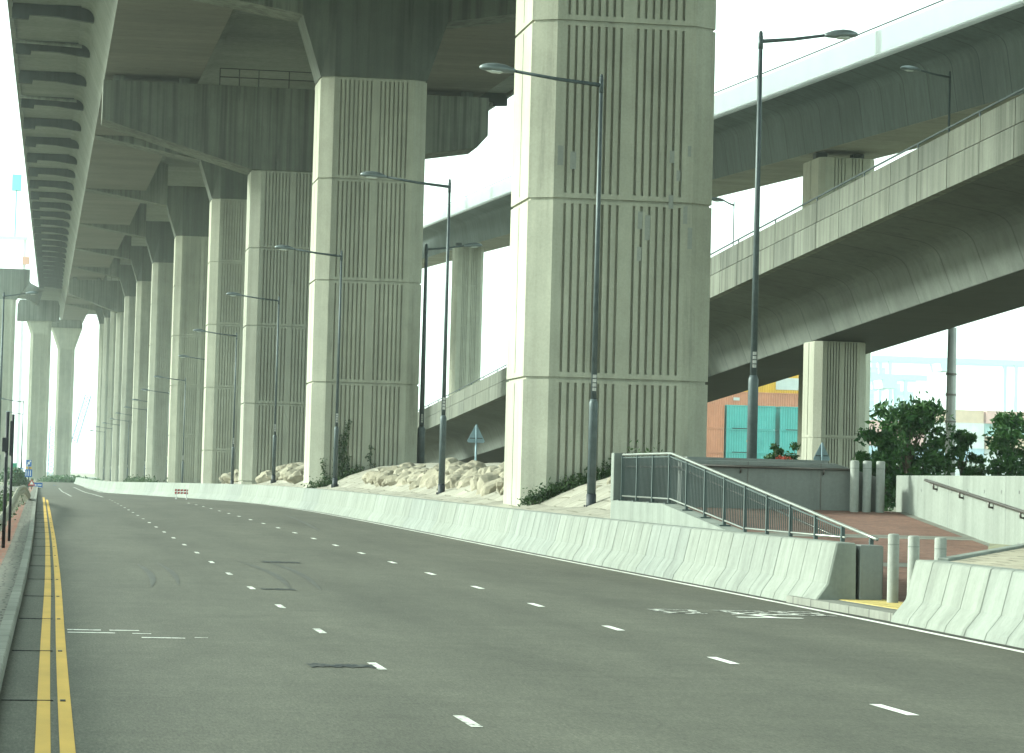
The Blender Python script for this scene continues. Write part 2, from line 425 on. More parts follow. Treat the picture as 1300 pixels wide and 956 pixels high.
# faded markings at the crossing place, and at the left
def strokes(name, x0, y0, pts, mat):
    m = MB()
    for (dx, dy, L, w, ang) in pts:
        a = R(ang); u = Vector((math.cos(a), math.sin(a))) * L / 2; v = Vector((-math.sin(a), math.cos(a))) * w / 2
        c = Vector((x0 + dx, y0 + dy)); q = [c - u - v, c + u - v, c + u + v, c - u + v]
        m.add([(p.x, p.y, zr(p.y) + .0055) for p in q], [(0,1,2,3)])
    return struct(m.build(name, mat))
ch = []
for cx in (0, .95, 1.75):
    for j in range(3):
        ch.append((cx + random.uniform(-.05, .05), j * .55, .62, .14, random.uniform(-4, 4)))
    ch.append((cx - .2, .55, .13, 1.2, 6)); ch.append((cx + .22, .5, .12, .9, -8))
strokes('crossing_marking', 8.6, 37.6, ch, 'faded_paint')
strokes('crossing_marking', 9.55, 36.8, [(0, 0, .9, .18, 0), (.35, .9, .7, .14, 3), (.0, .45, .14, .8, 14)], 'white_paint')
strokes('faded_marking', .3, 29.8, [(.15, 1.25, .36, .16, 0), (.58, 1.28, .32, .12, 3), (.22, .75, .5, .13, 0), (.75, .72, .2, .09, 2), (.95, 0, .45, .13, 0), (1.35, .15, .14, .06, 0)], 'dash_paint')
# kerb, pavement and red strip at the left
def ribbon(name, mat, xf, prof, y0, y1, st=3, zf=zr, parent=None):
    m = MB(); rings = [[(xf(y) + dx, y, zf(y) + dz) for dx, dz in prof] for y in frange(y0, y1, st)]
    return m.loft(rings).build(name, mat, parent)
struct(ribbon('kerb', 'kerb', xk, [(0, -.1), (0, .11), (-.015, .13), (-.125, .13), (-.125, -.1)], -20, 300))
struct(sheet('pavement', 'sidewalk', frange(-20, 300, 5), lambda y: xk(y) - .44, lambda y: xk(y) - .125, lambda x, y: zr(y) + .125))
struct(sheet('pavement', 'redstrip', frange(-20, 300, 5), lambda y: xk(y) - .85, lambda y: xk(y) - .44, lambda x, y: zr(y) + .125))
struct(sheet('pavement', 'sidewalk', frange(-20, 300, 5), lambda y: xk(y) - 6, lambda y: xk(y) - .85, lambda x, y: zr(y) + .125))

# bank under the viaduct
bz = smooth_tab([(55, .92), (70, .92), (98, 1.05), (132, 1.15), (170, 1.2), (205, .95), (244, .7), (281, .35), (330, .3), (600, .2)], 8)
def bankz(x, y):
    b = bz(y); k = 1.0 if y < 250 else .45
    if x < 12.4: return b + (0.0 if y < 150 else max(0, (x - xb0(y) - .8)) * .02)
    t = [(12.4, 0), (13.4, .2), (14.5, .72), (15.8, 1.18), (17.5, 1.4), (19.5, 1.4), (22.5, .0)]
    return b + lerp(t, x) * k + .03 * math.sin(x*2.1 + y*.7)
XO = [0, .5, 1, 1.7, 2.4, 3.1, 3.8, 4.6, 5.4, 6.6, 8, 10]
m = MB(); ys = frange(60.3, 200, 2.5) + frange(205, 640, 12); n = 13
def bankx(i, y):
    a = xb0(y) + .72; b = 22.5
    if i == 0: return a
    xs = [a + .01, 12.4, 12.9, 13.4, 14.0, 14.5, 15.2, 15.8, 16.6, 17.5, 19.5, 22.5]
    v = max(xs[i-1], a + .01 * i)
    return min(v, 16.4 + .02*i) if y < 71 else v
m.add([(bankx(i, y), y, bankz(bankx(i, y), y)) for y in ys for i in range(n)], [(k*n+i, k*n+i+1, (k+1)*n+i+1, (k+1)*n+i) for k in range(len(ys)-1) for i in range(n-1)])
m.add([(bankx(i, ys[0]), ys[0], z) for i in range(n) for z in (-.3, bankz(bankx(i, ys[0]), ys[0]))], [(2*i, 2*i+2, 2*i+3, 2*i+1) for i in range(n-1)])
struct(m.build('embankment', 'bank'))

# ---------------------------------------------------------------- concrete barriers
def barrier(y0, y1, label, group='concrete barrier units along the right edge of the road', endcap=False):
    prof = [(0, 0), (.03, .10), (.20, .34), (.33, .93), (.36, .95), (.61, .95), (.63, .93), (.64, 0)]
    if y1 < 37: prof = [(dx, dz * .875) for dx, dz in prof]
    ym = (y0 + y1) / 2; x0, z0 = xb0(ym), zr(ym)
    m = MB(); g = .028
    ys = []
    y = y0 + .012
    nb = max(1, round((y1 - y0) / .84))
    rings = []
    for k in range(nb):
        a = y0 + .012 + (y1 - y0 - .024) * k / nb; b = y0 + .012 + (y1 - y0 - .024) * (k + 1) / nb
        for yy, s in ((a, 1), (a + .02, 0), (b - .02, 0), (b, 1)):
            rings.append([(xb0(yy) - x0 + dx + (g * s if i < 4 else 0), yy - ym, zr(yy) - z0 + dz - (g * s * .5 if i in (3, 4, 5, 6) else 0)) for i, (dx, dz) in enumerate(prof)])
    m.loft(rings)
    o = m.build('road_barrier', 'barrier'); o.location = (x0, ym, z0)
    return tag(o, label, 'barrier', group)
barrier(36.35 - 3.4, 36.35, 'pale concrete barrier unit whose left end stands right beside the near bollards', 'concrete barrier units right of the footpath gap')
barrier(36.35 - 6.8, 36.35 - 3.4, 'pale concrete barrier unit below the beige pavers at the right edge of the photo', 'concrete barrier units right of the footpath gap')
for k in range(2, 5):
    barrier(36.35 - 3.4*(k+1), 36.35 - 3.4*k, 'pale concrete barrier unit running out of the right edge of the photo', 'concrete barrier units right of the footpath gap')
y = 40.5; k = 0
while y < 430:
    L = 3.4 if y < 120 else 6.8
    lab = ['pale concrete barrier unit with dark shaded end face, left of the footpath gap',
           'second pale concrete barrier unit from the footpath gap, in front of the sloping railing',
           'third pale concrete barrier unit from the footpath gap, below the middle of the sloping railing',
           'fourth pale concrete barrier unit from the footpath gap, below the foot of the sloping plinth',
           'fifth pale concrete barrier unit from the footpath gap, below the railing plinth'][k] if k < 5 else \
          ('pale concrete barrier unit of the long row in front of the viaduct piers' if y < 150 else 'far pale concrete barrier unit where the row bends left beyond the piers')
    barrier(y, y + L, lab, 'concrete barrier units of the long row' if y < 150 else 'far concrete barrier units of the long row')
    y += L; k += 1

# ---------------------------------------------------------------- viaduct piers
GROOVES = [.98, 1.195, 1.41, 1.625, 1.835, 2.05, 2.26, 2.475, 2.95, 3.165, 3.385, 3.60, 3.815, 4.03, 4.25]
def plan(w, d, grooved=False, inset=0.0, gd=.10, gw=.08, gr=GROOVES, cx=.65, cy=.4):
    i = inset
    front = [(cx, i)]
    if grooved:
        for g in gr:
            front += [(g - gw/2, 0), (g - gw/2 + .008, gd), (g + gw/2 - .008, gd), (g + gw/2, 0)]
    front += [(w - cx, i)]
    right = [(w - i, cy), (w - i, d - cy)]
    back = [(w - cx, d - i), (cx, d - i)]
    left = [(i, d - cy), (i, cy)]
    if grooved:
        mid = d / 2
        left = [(0, d - cy), (0, mid + .05), (.06, mid + .03), (.06, mid - .03), (0, mid - .05), (0, cy)]
    return front + right + back + left
def zflare(Y): return 1.7 + 1.25 * (17.4 + .0236 * (Y / 1.25 - 111) * 1.25 - 1.7)
def soff(Y): return 27.2 + .028 * (Y - 182)
def pier_column(root, w, d, zb, zt, seg, mat='pier', gr=GROOVES):
    m = MB(); z = zt
    while z > zb:
        lo = z - seg
        b = max(lo, zb - .6)
        m.prism(plan(w, d, True, gr=gr), b + (.14 if b == lo else 0), z - .16)
        m.prism(plan(w, d), z - .16, z - .08)
        if b == lo:
            m.prism(plan(w, d), b, b + .14)
        m.prism(plan(w, d, False, .075), z - .08, z)
        z = lo
    return m.build('column', mat, root)
def pier_A(X, Y, zf, label, zb=.4, seg=5.0, w=5.27, d=3.75, mat='pier'):
    r = thing('viaduct_pier', label, 'pier', (X, Y, 0), 0, 'piers under the main viaduct')
    pier_column(r, w, d, zb, zf, seg, mat)
    f, h = .98, 3.05; cx, cy = .65, .4
    lo = plan(w, d)
    hi = [(cx, 0), (w - cx, 0), (w + f, cy), (w + f, d - cy), (w - cx, d), (cx, d), (-f, d - cy), (-f, cy)]
    ztop = soff(Y) + .6
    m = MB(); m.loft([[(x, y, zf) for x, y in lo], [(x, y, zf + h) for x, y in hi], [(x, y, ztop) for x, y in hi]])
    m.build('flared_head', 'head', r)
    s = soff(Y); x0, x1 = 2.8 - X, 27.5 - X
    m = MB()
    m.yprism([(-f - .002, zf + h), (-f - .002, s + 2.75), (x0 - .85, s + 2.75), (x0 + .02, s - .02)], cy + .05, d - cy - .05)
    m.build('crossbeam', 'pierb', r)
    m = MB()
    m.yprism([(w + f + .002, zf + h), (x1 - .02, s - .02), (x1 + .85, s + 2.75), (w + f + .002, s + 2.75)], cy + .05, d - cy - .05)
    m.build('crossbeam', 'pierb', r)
    return r
def pier_B(X, Y, zf, label, zb=.4, seg=5.0, w=5.27, d=3.75):
    r = thing('viaduct_pier', label, 'pier', (X, Y, 0), 0, 'piers under the main viaduct')
    pier_column(r, w, d, zb, zf, seg)
    s = soff(Y); t = s - .42
    m = MB()
    L, Rr = 2.7 - X, 27.6 - X
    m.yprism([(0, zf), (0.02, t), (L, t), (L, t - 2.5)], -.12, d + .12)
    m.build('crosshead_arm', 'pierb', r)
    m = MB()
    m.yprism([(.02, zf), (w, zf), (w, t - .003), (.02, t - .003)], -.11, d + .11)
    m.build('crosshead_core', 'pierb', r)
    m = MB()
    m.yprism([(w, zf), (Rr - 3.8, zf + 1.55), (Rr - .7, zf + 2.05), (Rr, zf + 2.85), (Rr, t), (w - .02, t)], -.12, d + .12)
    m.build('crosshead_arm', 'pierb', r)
    for bx in (3.7, 7.9, 21.5, 26.3):
        for by in (.5, 2.7):
            m = MB(); m.box(bx - X - .35, bx - X + .35, by, by + .6, t - .01, s + .01); m.build('bearing', 'panel', r)
    m = MB()
    for a, b in ((10.1, 12.6), (12.6, 16.5)):
        for zz in (.55, 1.1): m.tube([(a - X, -.02, t + zz), (b - X, -.02, t + zz)], .03, 6)
        for xx in (a, (a + b) / 2, b): m.tube([(xx - X, -.02, t), (xx - X, -.02, t + 1.1)], .03, 6)
    m.build('railing', 'black', r)
    return r
SP = [77.5, 138, 182, 225.6, 285.6, 345.6, 405.6, 465.6, 509, 553, 613, 668]
SX = [13.0, 12.62, 12.3, 12.2, 11.95, 11.8, 11.7, 11.55, 11.3, 11.1, 11.0, 10.9]
ZF = [19.7, 21.45, 21.45, 23.75, 25.7, 27.4, 29.1, 30.6, 30.4, 33.3, 35.0, 36.5]
LB = ['nearest and widest concrete pier with grooved front, behind the first street lamp',
      'second grooved concrete pier with flared dark head and weeds climbing at its foot',
      'third grooved concrete pier carrying a long stained hammerhead crossbeam',
      'fourth grooved concrete pier, just left of the hammerhead pier',
      'fifth grooved concrete pier in the row, behind the small red and white road barrier',
      'sixth concrete pier in the row, left of the fifth', 'seventh concrete pier in the receding row', 'eighth concrete pier in the receding row, in light haze',
      'far hazy pier with the second hammerhead crossbeam', 'tenth hazy pier in the receding row', 'eleventh hazy pier in the receding row', 'farthest hazy pier at the left end of the row']
for i, (Y, X, zf, lb) in enumerate(zip(SP, SX, ZF, LB)):
    (pier_B if i in (2, 8) else pier_A)(X, Y, zf, lb, zb=bankz(13, Y) - .8 if Y < 560 else 0)
def pier_far(X, Y, w, zf, zh, zt, xl, xr, label, d=3.75):
    r = thing('viaduct_pier', label, 'pier', (X, Y, 0), 0, 'piers under the main viaduct')
    pier_column(r, w, d, 0, zf, 5.0, 'pier', [w * g / 5.27 for g in GROOVES])
    m = MB(); lo = plan(w, d)
    a, b = xl - X + (.0 if zh > 40 else 2.2), xr - X - (.0 if zh > 40 else 1.7)
    hi = [(a + .6, 0), (b - .6, 0), (b, .4), (b, d - .4), (b - .6, d), (a + .6, d), (a, d - .4), (a, .4)]
    m.loft([[(x, y, zf) for x, y in lo], [(x, y, zh) for x, y in hi]]); m.build('flared_head', 'pier', r)
    m = MB(); m.yprism([(xl - X, zh + .003), (xr - X, zh + .003), (xr - X, zt - 1.2), (xr - X - .5, zt), (xl - X + .5, zt), (xl - X, zt - 1.2)], -.3, d + .3); m.build('crosshead', 'pierb', r)
    return r
pier_far(-5.0, 675, 4.8, 34.0, 37.0, 41.9, -8.2, 1.6, 'hazy free standing pier with wide block head, left of the two far piers')
pier_far(1.65, 787, 4.7, 35.4, 41.2, 43.4, -.4, 8.2, 'hazy free standing pier with flared head, right of the two far piers')

near_pier = [o for o in bpy.data.objects if o.name == 'viaduct_pier'][0]
M['patch'] = concrete('repair_mortar', (.31, .325, .295), .9, patch=.85, rnd=False)
rnd = random.Random(5)
for (u, z, w_, h_) in [(.74, 11.6, .16, .55), (1.1, 11.5, .17, .5), (3.06, 9.9, .14, .5), (3.27, 9.6, .15, .7), (3.06, 9.0, .13, .4), (3.93, 10.5, .14, .4), (4.36, 10.1, .12, .5), (4.5, 9.4, .13, .6), (3.93, 11.8, .14, .35), (4.14, 11.3, .12, .3), (4.45, 12.0, .1, .3)]:
    m = MB(); m.box(u, u + w_, -.004, .01, z - 1, z - 1 + h_); m.build('repair_patch', 'patch', near_pier)
# ---------------------------------------------------------------- main viaduct deck
via = thing('viaduct', 'long main viaduct deck passing overhead with ribbed underside at its left edge', 'viaduct')
def fillet(a, b, c, n=5):
    a, b, c = Vector(a), Vector(b), Vector(c)
    return [tuple((1-t)**2 * a + 2*t*(1-t) * b + t*t * c) for t in [k/n for k in range(n+1)]]
def deckpart(name, mat, poly, y0, y1, parent):
    m = MB(); rings = []
    for y in frange(y0, y1, 22): rings.append([(x, y, soff(y) + z) for x, z in poly])
    return m.loft(rings).build(name, mat, parent)
spans = [(-60, 77.5), (77.5, 138), (138, 184.0), (184.12, 225.6), (225.6, 285.6), (285.6, 345.6), (345.6, 405.6), (405.6, 465.6), (465.6, 511), (511.12, 553), (553, 613), (613, 700), (700, 860)]
for a, b in spans:
    e = .03
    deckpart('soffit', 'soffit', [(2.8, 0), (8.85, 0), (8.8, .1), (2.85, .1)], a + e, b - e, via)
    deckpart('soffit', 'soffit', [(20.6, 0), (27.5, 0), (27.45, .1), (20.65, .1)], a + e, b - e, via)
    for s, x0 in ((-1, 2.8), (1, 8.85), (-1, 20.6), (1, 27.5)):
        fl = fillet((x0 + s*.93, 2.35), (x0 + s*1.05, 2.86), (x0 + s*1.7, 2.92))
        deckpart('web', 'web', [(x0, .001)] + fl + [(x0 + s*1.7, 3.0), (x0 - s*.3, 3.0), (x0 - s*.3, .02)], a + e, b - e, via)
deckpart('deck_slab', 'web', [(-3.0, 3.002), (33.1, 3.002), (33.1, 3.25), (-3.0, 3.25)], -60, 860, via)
for s, x0, x1 in ((-1, -3.3, -3.0), (1, 33.1, 33.4)):
    deckpart('parapet', 'panel', [(x0, 2.75), (x1, 2.75), (x1, 4.25), (x0, 4.25)], -60, 860, via)
y = 63.8
while y < 640:
    s = soff(y)
    for sg in (1, -1):
        m = MB()
        f = (lambda x: x - .85) if sg == 1 else (lambda x: 31.0 - x)
        m.yprism([(f(-2.19), s + 3.0), (f(-2.19), s + 2.1), (f(-1.2), s + 2.05), (f(-1.15), s + 2.35), (f(.6), s + 2.3), (f(2.1), s + 2.1), (f(2.72), s + 2.05), (f(2.75), s + 3.0)], y, y + .55, .0155)
        if sg == 1 or y < 260: m.build('rib', 'rib', via)
    y += 18.2
for yy in (186.5, 222.0):
    m = MB(); m.tube([(-3.1, yy, soff(yy) + 2.35), (1.3, yy, soff(yy) + 2.2)], .12, 8); m.build('drain_pipe', 'panel', via)

# ---------------------------------------------------------------- two ramps on the right
def ramp_viaduct(name, label, edge, ztop, y0, y1, width, inset, drop, band, mats, step, soffw, fasc=1.75, soff_mat='dark_soffit'):
    r = thing(name, label, 'ramp')
    girder, panelm, fascm = mats
    z0 = -fasc
    near = [(.30, z0), (.32, z0 - .02)] + fillet((inset*.62, z0 - .32), (inset*.82, z0 - .42), (inset * .87, z0 - .95), 6) + [(inset, -drop)]
    far = [(2*inset + soffw - x, z) for x, z in near[::-1]]
    prof = near + far
    top = -1.05
    m = MB(); rings = []
    for y in frange(y0, y1, 4): rings.append([(edge(y) + x, y, ztop(y) + z) for x, z in prof + [(2*inset + soffw - .3, top), (.3, top)]])
    m.loft(rings).build('girder', girder, r)
    m = MB(); m.loft([[(edge(y) + x, y, ztop(y) - drop + z) for x, z in ((inset + .03, .0), (inset + soffw - .03, .0), (inset + soffw - .06, -.025), (inset + .06, -.025))] for y in frange(y0, y1, 4)]).build('soffit', soff_mat, r)
    W_ = 2*inset + soffw
    y = y0; i = 0
    while y < y1 - .1:
        b = min(y + step, y1); g = .025 if step < 4 else .004
        for side in ((0, 1) if (y < 999) else (0,)):
            if side == 1 and i % 2: continue
            bb = b if side == 0 else min(y + 2*step, y1)
            o = 0 if side == 0 else W_ - .28
            def q(x, yy, z): return (edge(yy) + o + x, yy, ztop(yy) + z)
            m = MB()
            m.loft([[q(0, yy, 0), q(.28, yy, 0), q(.28, yy, -band), q(0, yy, -band)] for yy in (y + g, bb - g)])
            m.build('parapet_panel', panelm, r)
            m = MB()
            m.loft([[q(-.03, yy, -band - .04), q(.3, yy, -band - .04), q(.3, yy, -fasc - .02), q(-.03, yy, -fasc - .02)] for yy in (y + g, bb - g)])
            m.build('fascia_panel', fascm, r)
        y += step; i += 1
    for side, o in ((0, .14), (1, W_ - .14)):
        m = MB(); m.tube([(edge(y) + o, y, ztop(y) + .22) for y in frange(y0, y1, 4)], .035, 6)
        for y in frange(y0 + .5, y1 - .5, step * 2): m.tube([(edge(y) + o, y, ztop(y) - .02), (edge(y) + o, y, ztop(y) + .22)], .03, 6)
        m.build('handrail', 'lamp_grey', r)
    return r
e3 = smooth_tab([(40, 27.4), (78, 27.45), (105, 27.75), (181, 28.9), (226, 29.6), (330, 31.5)], 8)
z3 = smooth_tab([(40, 14.7), (78, 13.35), (105, 12.26), (181, 9.11), (226, 7.45), (330, 3.6)], 8)
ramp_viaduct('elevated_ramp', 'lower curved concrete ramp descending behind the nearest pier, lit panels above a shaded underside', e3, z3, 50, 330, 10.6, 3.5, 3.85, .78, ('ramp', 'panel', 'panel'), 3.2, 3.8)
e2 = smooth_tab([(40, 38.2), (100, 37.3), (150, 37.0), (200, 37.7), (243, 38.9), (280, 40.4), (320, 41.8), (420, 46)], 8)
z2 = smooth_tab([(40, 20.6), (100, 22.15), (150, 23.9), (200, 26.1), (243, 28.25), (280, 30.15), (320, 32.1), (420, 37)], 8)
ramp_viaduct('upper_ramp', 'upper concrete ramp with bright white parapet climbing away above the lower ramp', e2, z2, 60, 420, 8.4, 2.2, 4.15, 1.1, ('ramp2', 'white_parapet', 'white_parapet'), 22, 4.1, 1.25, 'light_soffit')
# piers of the ramps
def ramp_pier(X, Y, zt, label, w, d, seg, zb=.5, cap=None, gr=None, mat='pier'):
    r = thing('ramp_pier', label, 'pier', (X - w/2, Y, 0), 0, 'piers under the two ramps')
    gr = gr or [w * k for k in (.27, .33, .39, .45, .58, .64, .70, .76)]
    m = MB(); z = zt; cx, cy = .3, .25
    while z > zb:
        lo = z - seg
        b = max(lo, zb - .4)
        m.prism(plan(w, d, True, gr=gr, cx=cx, cy=cy, gw=.05), b + .1, z - .04)
        m.prism(plan(w, d, cx=cx, cy=cy), b, b + .1)
        m.prism(plan(w, d, False, .03, cx=cx, cy=cy), z - .04, z)
        z = lo
    m.build('column', mat, r)
    if cap:
        m = MB(); m.prism([(x, y) for x, y in [(-.25, -.2), (w + .25, -.2), (w + .25, d + .2), (-.25, d + .2)]], zt + .002, zt + cap); m.build('cap', mat, r, bevel=.05)
    for bx in (.5, w - .5):
        m = MB(); m.box(bx - .3, bx + .3, d/2 - .3, d/2 + .3, zt + (cap or 0), zt + (cap or 0) + .4); m.build('bearing', 'joint_dark', r)
    return r
ramp_pier(31.3 + 1.1, 114, z3(115) - 3.85 - .04, 'short grooved pier under the lower ramp, behind the grey wall', 2.2, 2.2, 4.0, gr=[.52, .64, .76, .88, 1.00, 1.26, 1.38, 1.50, 1.62, 1.74])
ramp_pier(e3(175) + 5.4, 175, z3(175) - 3.89, 'pier of the lower ramp hidden between the main piers', 2.75, 2.2, 4.0)
ramp_pier(39.0 + 1.5, 142, z2(143) - 4.15 - .45, 'pale pier under the upper ramp, its head showing above the lower ramp parapet', 3.0, 3.6, 4.3)
ramp_pier(42.2 + 1.55, 299, z2(300) - 4.15 - .05, 'tall hazy grooved pier under the upper ramp, between the two nearest main piers', 3.1, 2.6, 4.3, zb=0)

# far viaduct joining from the left
fv = thing('far_viaduct', 'far hazy viaduct deck joining the main viaduct from the left edge of the photo', 'viaduct')
a0, a1 = at(-30, 346, 640), at(33, 352, 640); a2 = at(44, 366, 672)
m = MB()
m.loft([[(a0.x, 640, a0.z), (a0.x, 652, a0.z), (a0.x, 650, a0.z - 4.3), (a0.x, 643, a0.z - 4.3), (a0.x, 641, a0.z - 2)],
        [(a1.x, 640, a1.z), (a1.x, 652, a1.z), (a1.x, 650, a1.z - 4.3), (a1.x, 643, a1.z - 4.3), (a1.x, 641, a1.z - 2)],
        [(a2.x, 668, a2.z), (a2.x + 2, 676, a2.z), (a2.x + 1, 674, a2.z - 4), (a2.x, 670, a2.z - 4), (a2.x, 669, a2.z - 2)]]).build('girder', 'web', fv)
m = MB(); m.box(a0.x, a1.x, 639.6, 639.95, a0.z - 1.6, a1.z + .1); m.build('parapet', 'panel', fv)
r = thing('viaduct_pier', 'hazy pale pier cut by the left edge of the photo, under the far viaduct', 'pier', (at(-14, 600, 560).x, 560, 0), 0, 'piers under the far viaduct')
pier_column(r, 4.0, 3.4, 0, 35, 5.0, 'pier', [.9 + .2*k for k in range(11)])
m = MB(); m.loft([[(0, 0, 35), (4.0, 0, 35), (4.0, 3.4, 35), (0, 3.4, 35)], [(-1.5, 0, 38.5), (6.5, 0, 38.5), (6.5, 3.4, 38.5), (-1.5, 3.4, 38.5)], [(-1.5, 0, 41), (6.5, 0, 41), (6.5, 3.4, 41), (-1.5, 3.4, 41)]]).build('flared_head', 'pierb', r)

# ---------------------------------------------------------------- street lamps
def lamp(label, x, y, z, H=11.2, arm=2.25, side=-1, group='street lamps along the bank', r0=.112, lean=0, sleeve=2.85):
    t = thing('street_lamp', label, 'street lamp', (x, y, z), 0, group)
    m = MB(); m.box(-.27, .27, -.27, .27, -.03, .03)
    for a in range(4):
        m.tube([(.2*math.cos(a*1.57+.78), .2*math.sin(a*1.57+.78), .02), (.2*math.cos(a*1.57+.78), .2*math.sin(a*1.57+.78), .27)], .022, 6)
    m.build('base_plate', 'lamp_dark', t)
    m = MB(); m.tube([(0,0,.0), (0,0,.55)], r0 + .012, 14); m.build('painted_foot', 'lamp_dark', t, True)
    m = MB(); m.tube([(0,0,.5), (0,0,sleeve - .12), (0,0,sleeve), (0,0,sleeve + .1)], [r0, r0, r0, r0*.72], 14); m.build('lower_shaft', 'lamp_grey', t, True)
    m = MB(); m.tube([(0,0,sleeve + .05), (0,0,H)], [r0*.68, r0*.40], 12); m.tube([(0,0,H), (0,0,H + .06)], [r0*.42, r0*.2], 10)
    m.build('pole', 'lamp_grey', t, True)
    m = MB()
    for k in range(4): m.box(-.045, .045, -r0*.7 - .004, -r0*.55, sleeve + .30 + k*.11, sleeve + .385 + k*.11)
    m.build('number_sticker', 'sticker', t)
    m = MB(); m.tube([(0,0,H - .22), (side*arm*.5, 0, H - .12), (side*arm, 0, H + .03)], [.055, .045, .04], 8)
    m.tube([(0,0,H - .42), (0,0,H - .08)], r0*.5, 10)
    m.build('arm', 'lamp_grey', t, True)
    # cobra head: lofted superellipse sections
    m = MB(); secs = []
    for u, hw, up, dn in ((0, .05, .05, .04), (.08, .09, .08, .06), (.25, .15, .13, .08), (.5, .18, .15, .09), (.72, .16, .12, .08), (.86, .10, .07, .06), (.92, .03, .02, .03)):
        ring = []
        for k in range(14):
            a = 2*math.pi*k/14; zz = math.sin(a) * (up if math.sin(a) > 0 else dn)
            ring.append((side * (arm - .03 + u * 1.0), math.cos(a) * hw, H + .03 + u*.07 + zz))
        secs.append(ring)
    h = m.loft(secs).build('lamp_head', 'lamp_head', t, True)
    m = MB(); secs = []
    for u, hw, dn in ((.3, .06, .01), (.4, .12, .05), (.6, .12, .06), (.75, .05, .01)):
        secs.append([(side * (arm - .03 + u), math.cos(2*math.pi*k/12) * hw, H - .035 + u*.07 + math.sin(2*math.pi*k/12) * dn) for k in range(12)])
    m.loft(secs).build('lens', 'lens', h, True)
    return t
kk = 1.25
LL = [(750,655,56.3,'nearest street lamp in front of the widest pier'), (560,635,78.2,'second street lamp, standing before the gap between the first two piers'),
      (425,622,105.6,'third street lamp, in front of the second pier'), (347,615,135,'fourth street lamp, in front of the third pier'),
      (294.5,619,164,'fifth street lamp, in front of the fourth pier'), (268,620,195,'sixth street lamp, its shaft close to the left edge of the fourth pier'),
      (231,624,225,'seventh street lamp, behind the red and white road barrier'), (211,620,254,'eighth street lamp, in front of the sixth pier'),
      (196,620,283,'ninth street lamp in the receding row'), (183,619,312,'tenth street lamp in the receding row'), (170,618,341,'eleventh street lamp in the receding row'),
      (161,618,370,'twelfth street lamp in the receding row'), (150,617,399,'thirteenth tiny street lamp in the receding row'), (140,616,430,'fourteenth tiny street lamp in the receding row'),
      (131,615,465,'last tiny street lamp in the receding row')]
for (px, py, d, lb) in LL:
    p = at(px, py, d*kk)
    zz = bankz(p.x, d*kk) if d*kk > 90 else p.z
    lamp(lb, p.x, p.y, min(p.z, 1.5), 11.15 if d < 250 else 10.8)
# tall lamps with the arm to the right
def lamp_px(label, px, py_top, Y, H, arm, side, grp='lamps beyond the bank', r0=.14, sleeve=2.85):
    p = at(px, py_top, Y)
    return lamp(label, p.x, Y, p.z - H, H, arm, side, grp, r0, sleeve=sleeve)
lamp_px('tall street lamp right of the nearest pier with its arm pointing right', 966, 42, 72, 12.7, 1.75, 1, r0=.135, sleeve=3.6)
lamp_px('dark street lamp with arm pointing right, at the right side of the second pier', 541.5, 311, 139, 12.0, 1.9, 1, r0=.19, sleeve=2.9)
lamp_px('small pale lamp with arm to the left, on the lower ramp near the right edge', 1206, 92, 118, 8.3, 1.35, -1, 'lamps on the lower ramp', r0=.11, sleeve=1.0)
lamp_px('tiny distant lamp on the lower ramp just right of the nearest pier', 932, 256, 161, 8.8, .6, -1, 'lamps on the lower ramp', r0=.07, sleeve=.8)
lamp_px('far thin lamp between the left far pier and the edge of the photo', 30, 508, 330, 9.95, 2.0, -1, 'lamps far down the left side', r0=.1)
lamp_px('far thin lamp with arm to the left beside the left far pier', 29, 524, 420, 10.3, 1.6, -1, 'lamps far down the left side', r0=.1)
lamp_px('grey lamp shaft at the very left edge of the photo under the far viaduct', 5, 372, 210, 14.7, 1.6, 1, 'lamps far down the left side', r0=.16)
# concrete mast at the right
p = at(1205, 640, 132)
t = thing('concrete_mast', 'thick pale concrete mast under the lower ramp, between the two larger trees', 'mast', (p.x, 132, .9))
m = MB(); m.tube([(0,0,0), (0,0,8.9)], [.27, .21], 16); m.build('shaft', 'pole_concrete', t, True)
for zz in (4.3, 5.6, 6.6):
    m = MB(); m.tube([(0,0,zz), (0,0,zz + .09)], .26, 16); m.box(-.27, -.2, -.06, .06, zz - .02, zz + .12); m.build('bracket', 'steel', t)

# ---------------------------------------------------------------- footpath, railing, walls, bollards
def rz_(y): return max(.12, min(1.33, .12 + (y - 42.3) * .0955))
m = MB(); ys = [35.9, 37, 39, 41, 42.3, 44, 46, 48, 50, 52, 54, 54.97, 57, 62]
m.add([(x, y, rz_(y)) for y in ys for x in (12.35, 17.0)], [(2*i, 2*i+1, 2*i+3, 2*i+2) for i in range(len(ys)-1)])
struct(m.build('footpath', 'brick'))
m = MB(); m.add([(x, y, .118) for y in (36.2, 42.4) for x in (11.45, 12.36)], [(0,1,3,2)]); struct(m.build('footpath_threshold', 'kerb'))
m = MB(); m.box(11.12, 11.45, 36.4, 41.9, -.1, .116); struct(m.build('kerb', 'kerb', bevel=.01))
m = MB()
for i in range(7):
    for j in range(2):
        m.box(11.55 + j*.4, 11.94 + j*.4, 37.1 + i*.62, 37.1 + i*.62 + .60, .116, .126)
struct(m.build('tactile_paving', 'tactile'))
for yy in (46.0, 50.2):
    m = MB(); m.add([(x, y, rz_(y) + .004) for y in (yy, yy + .55) for x in (12.4, 16.99)], [(0,1,3,2)]); struct(m.build('footpath_band', 'kerb'))
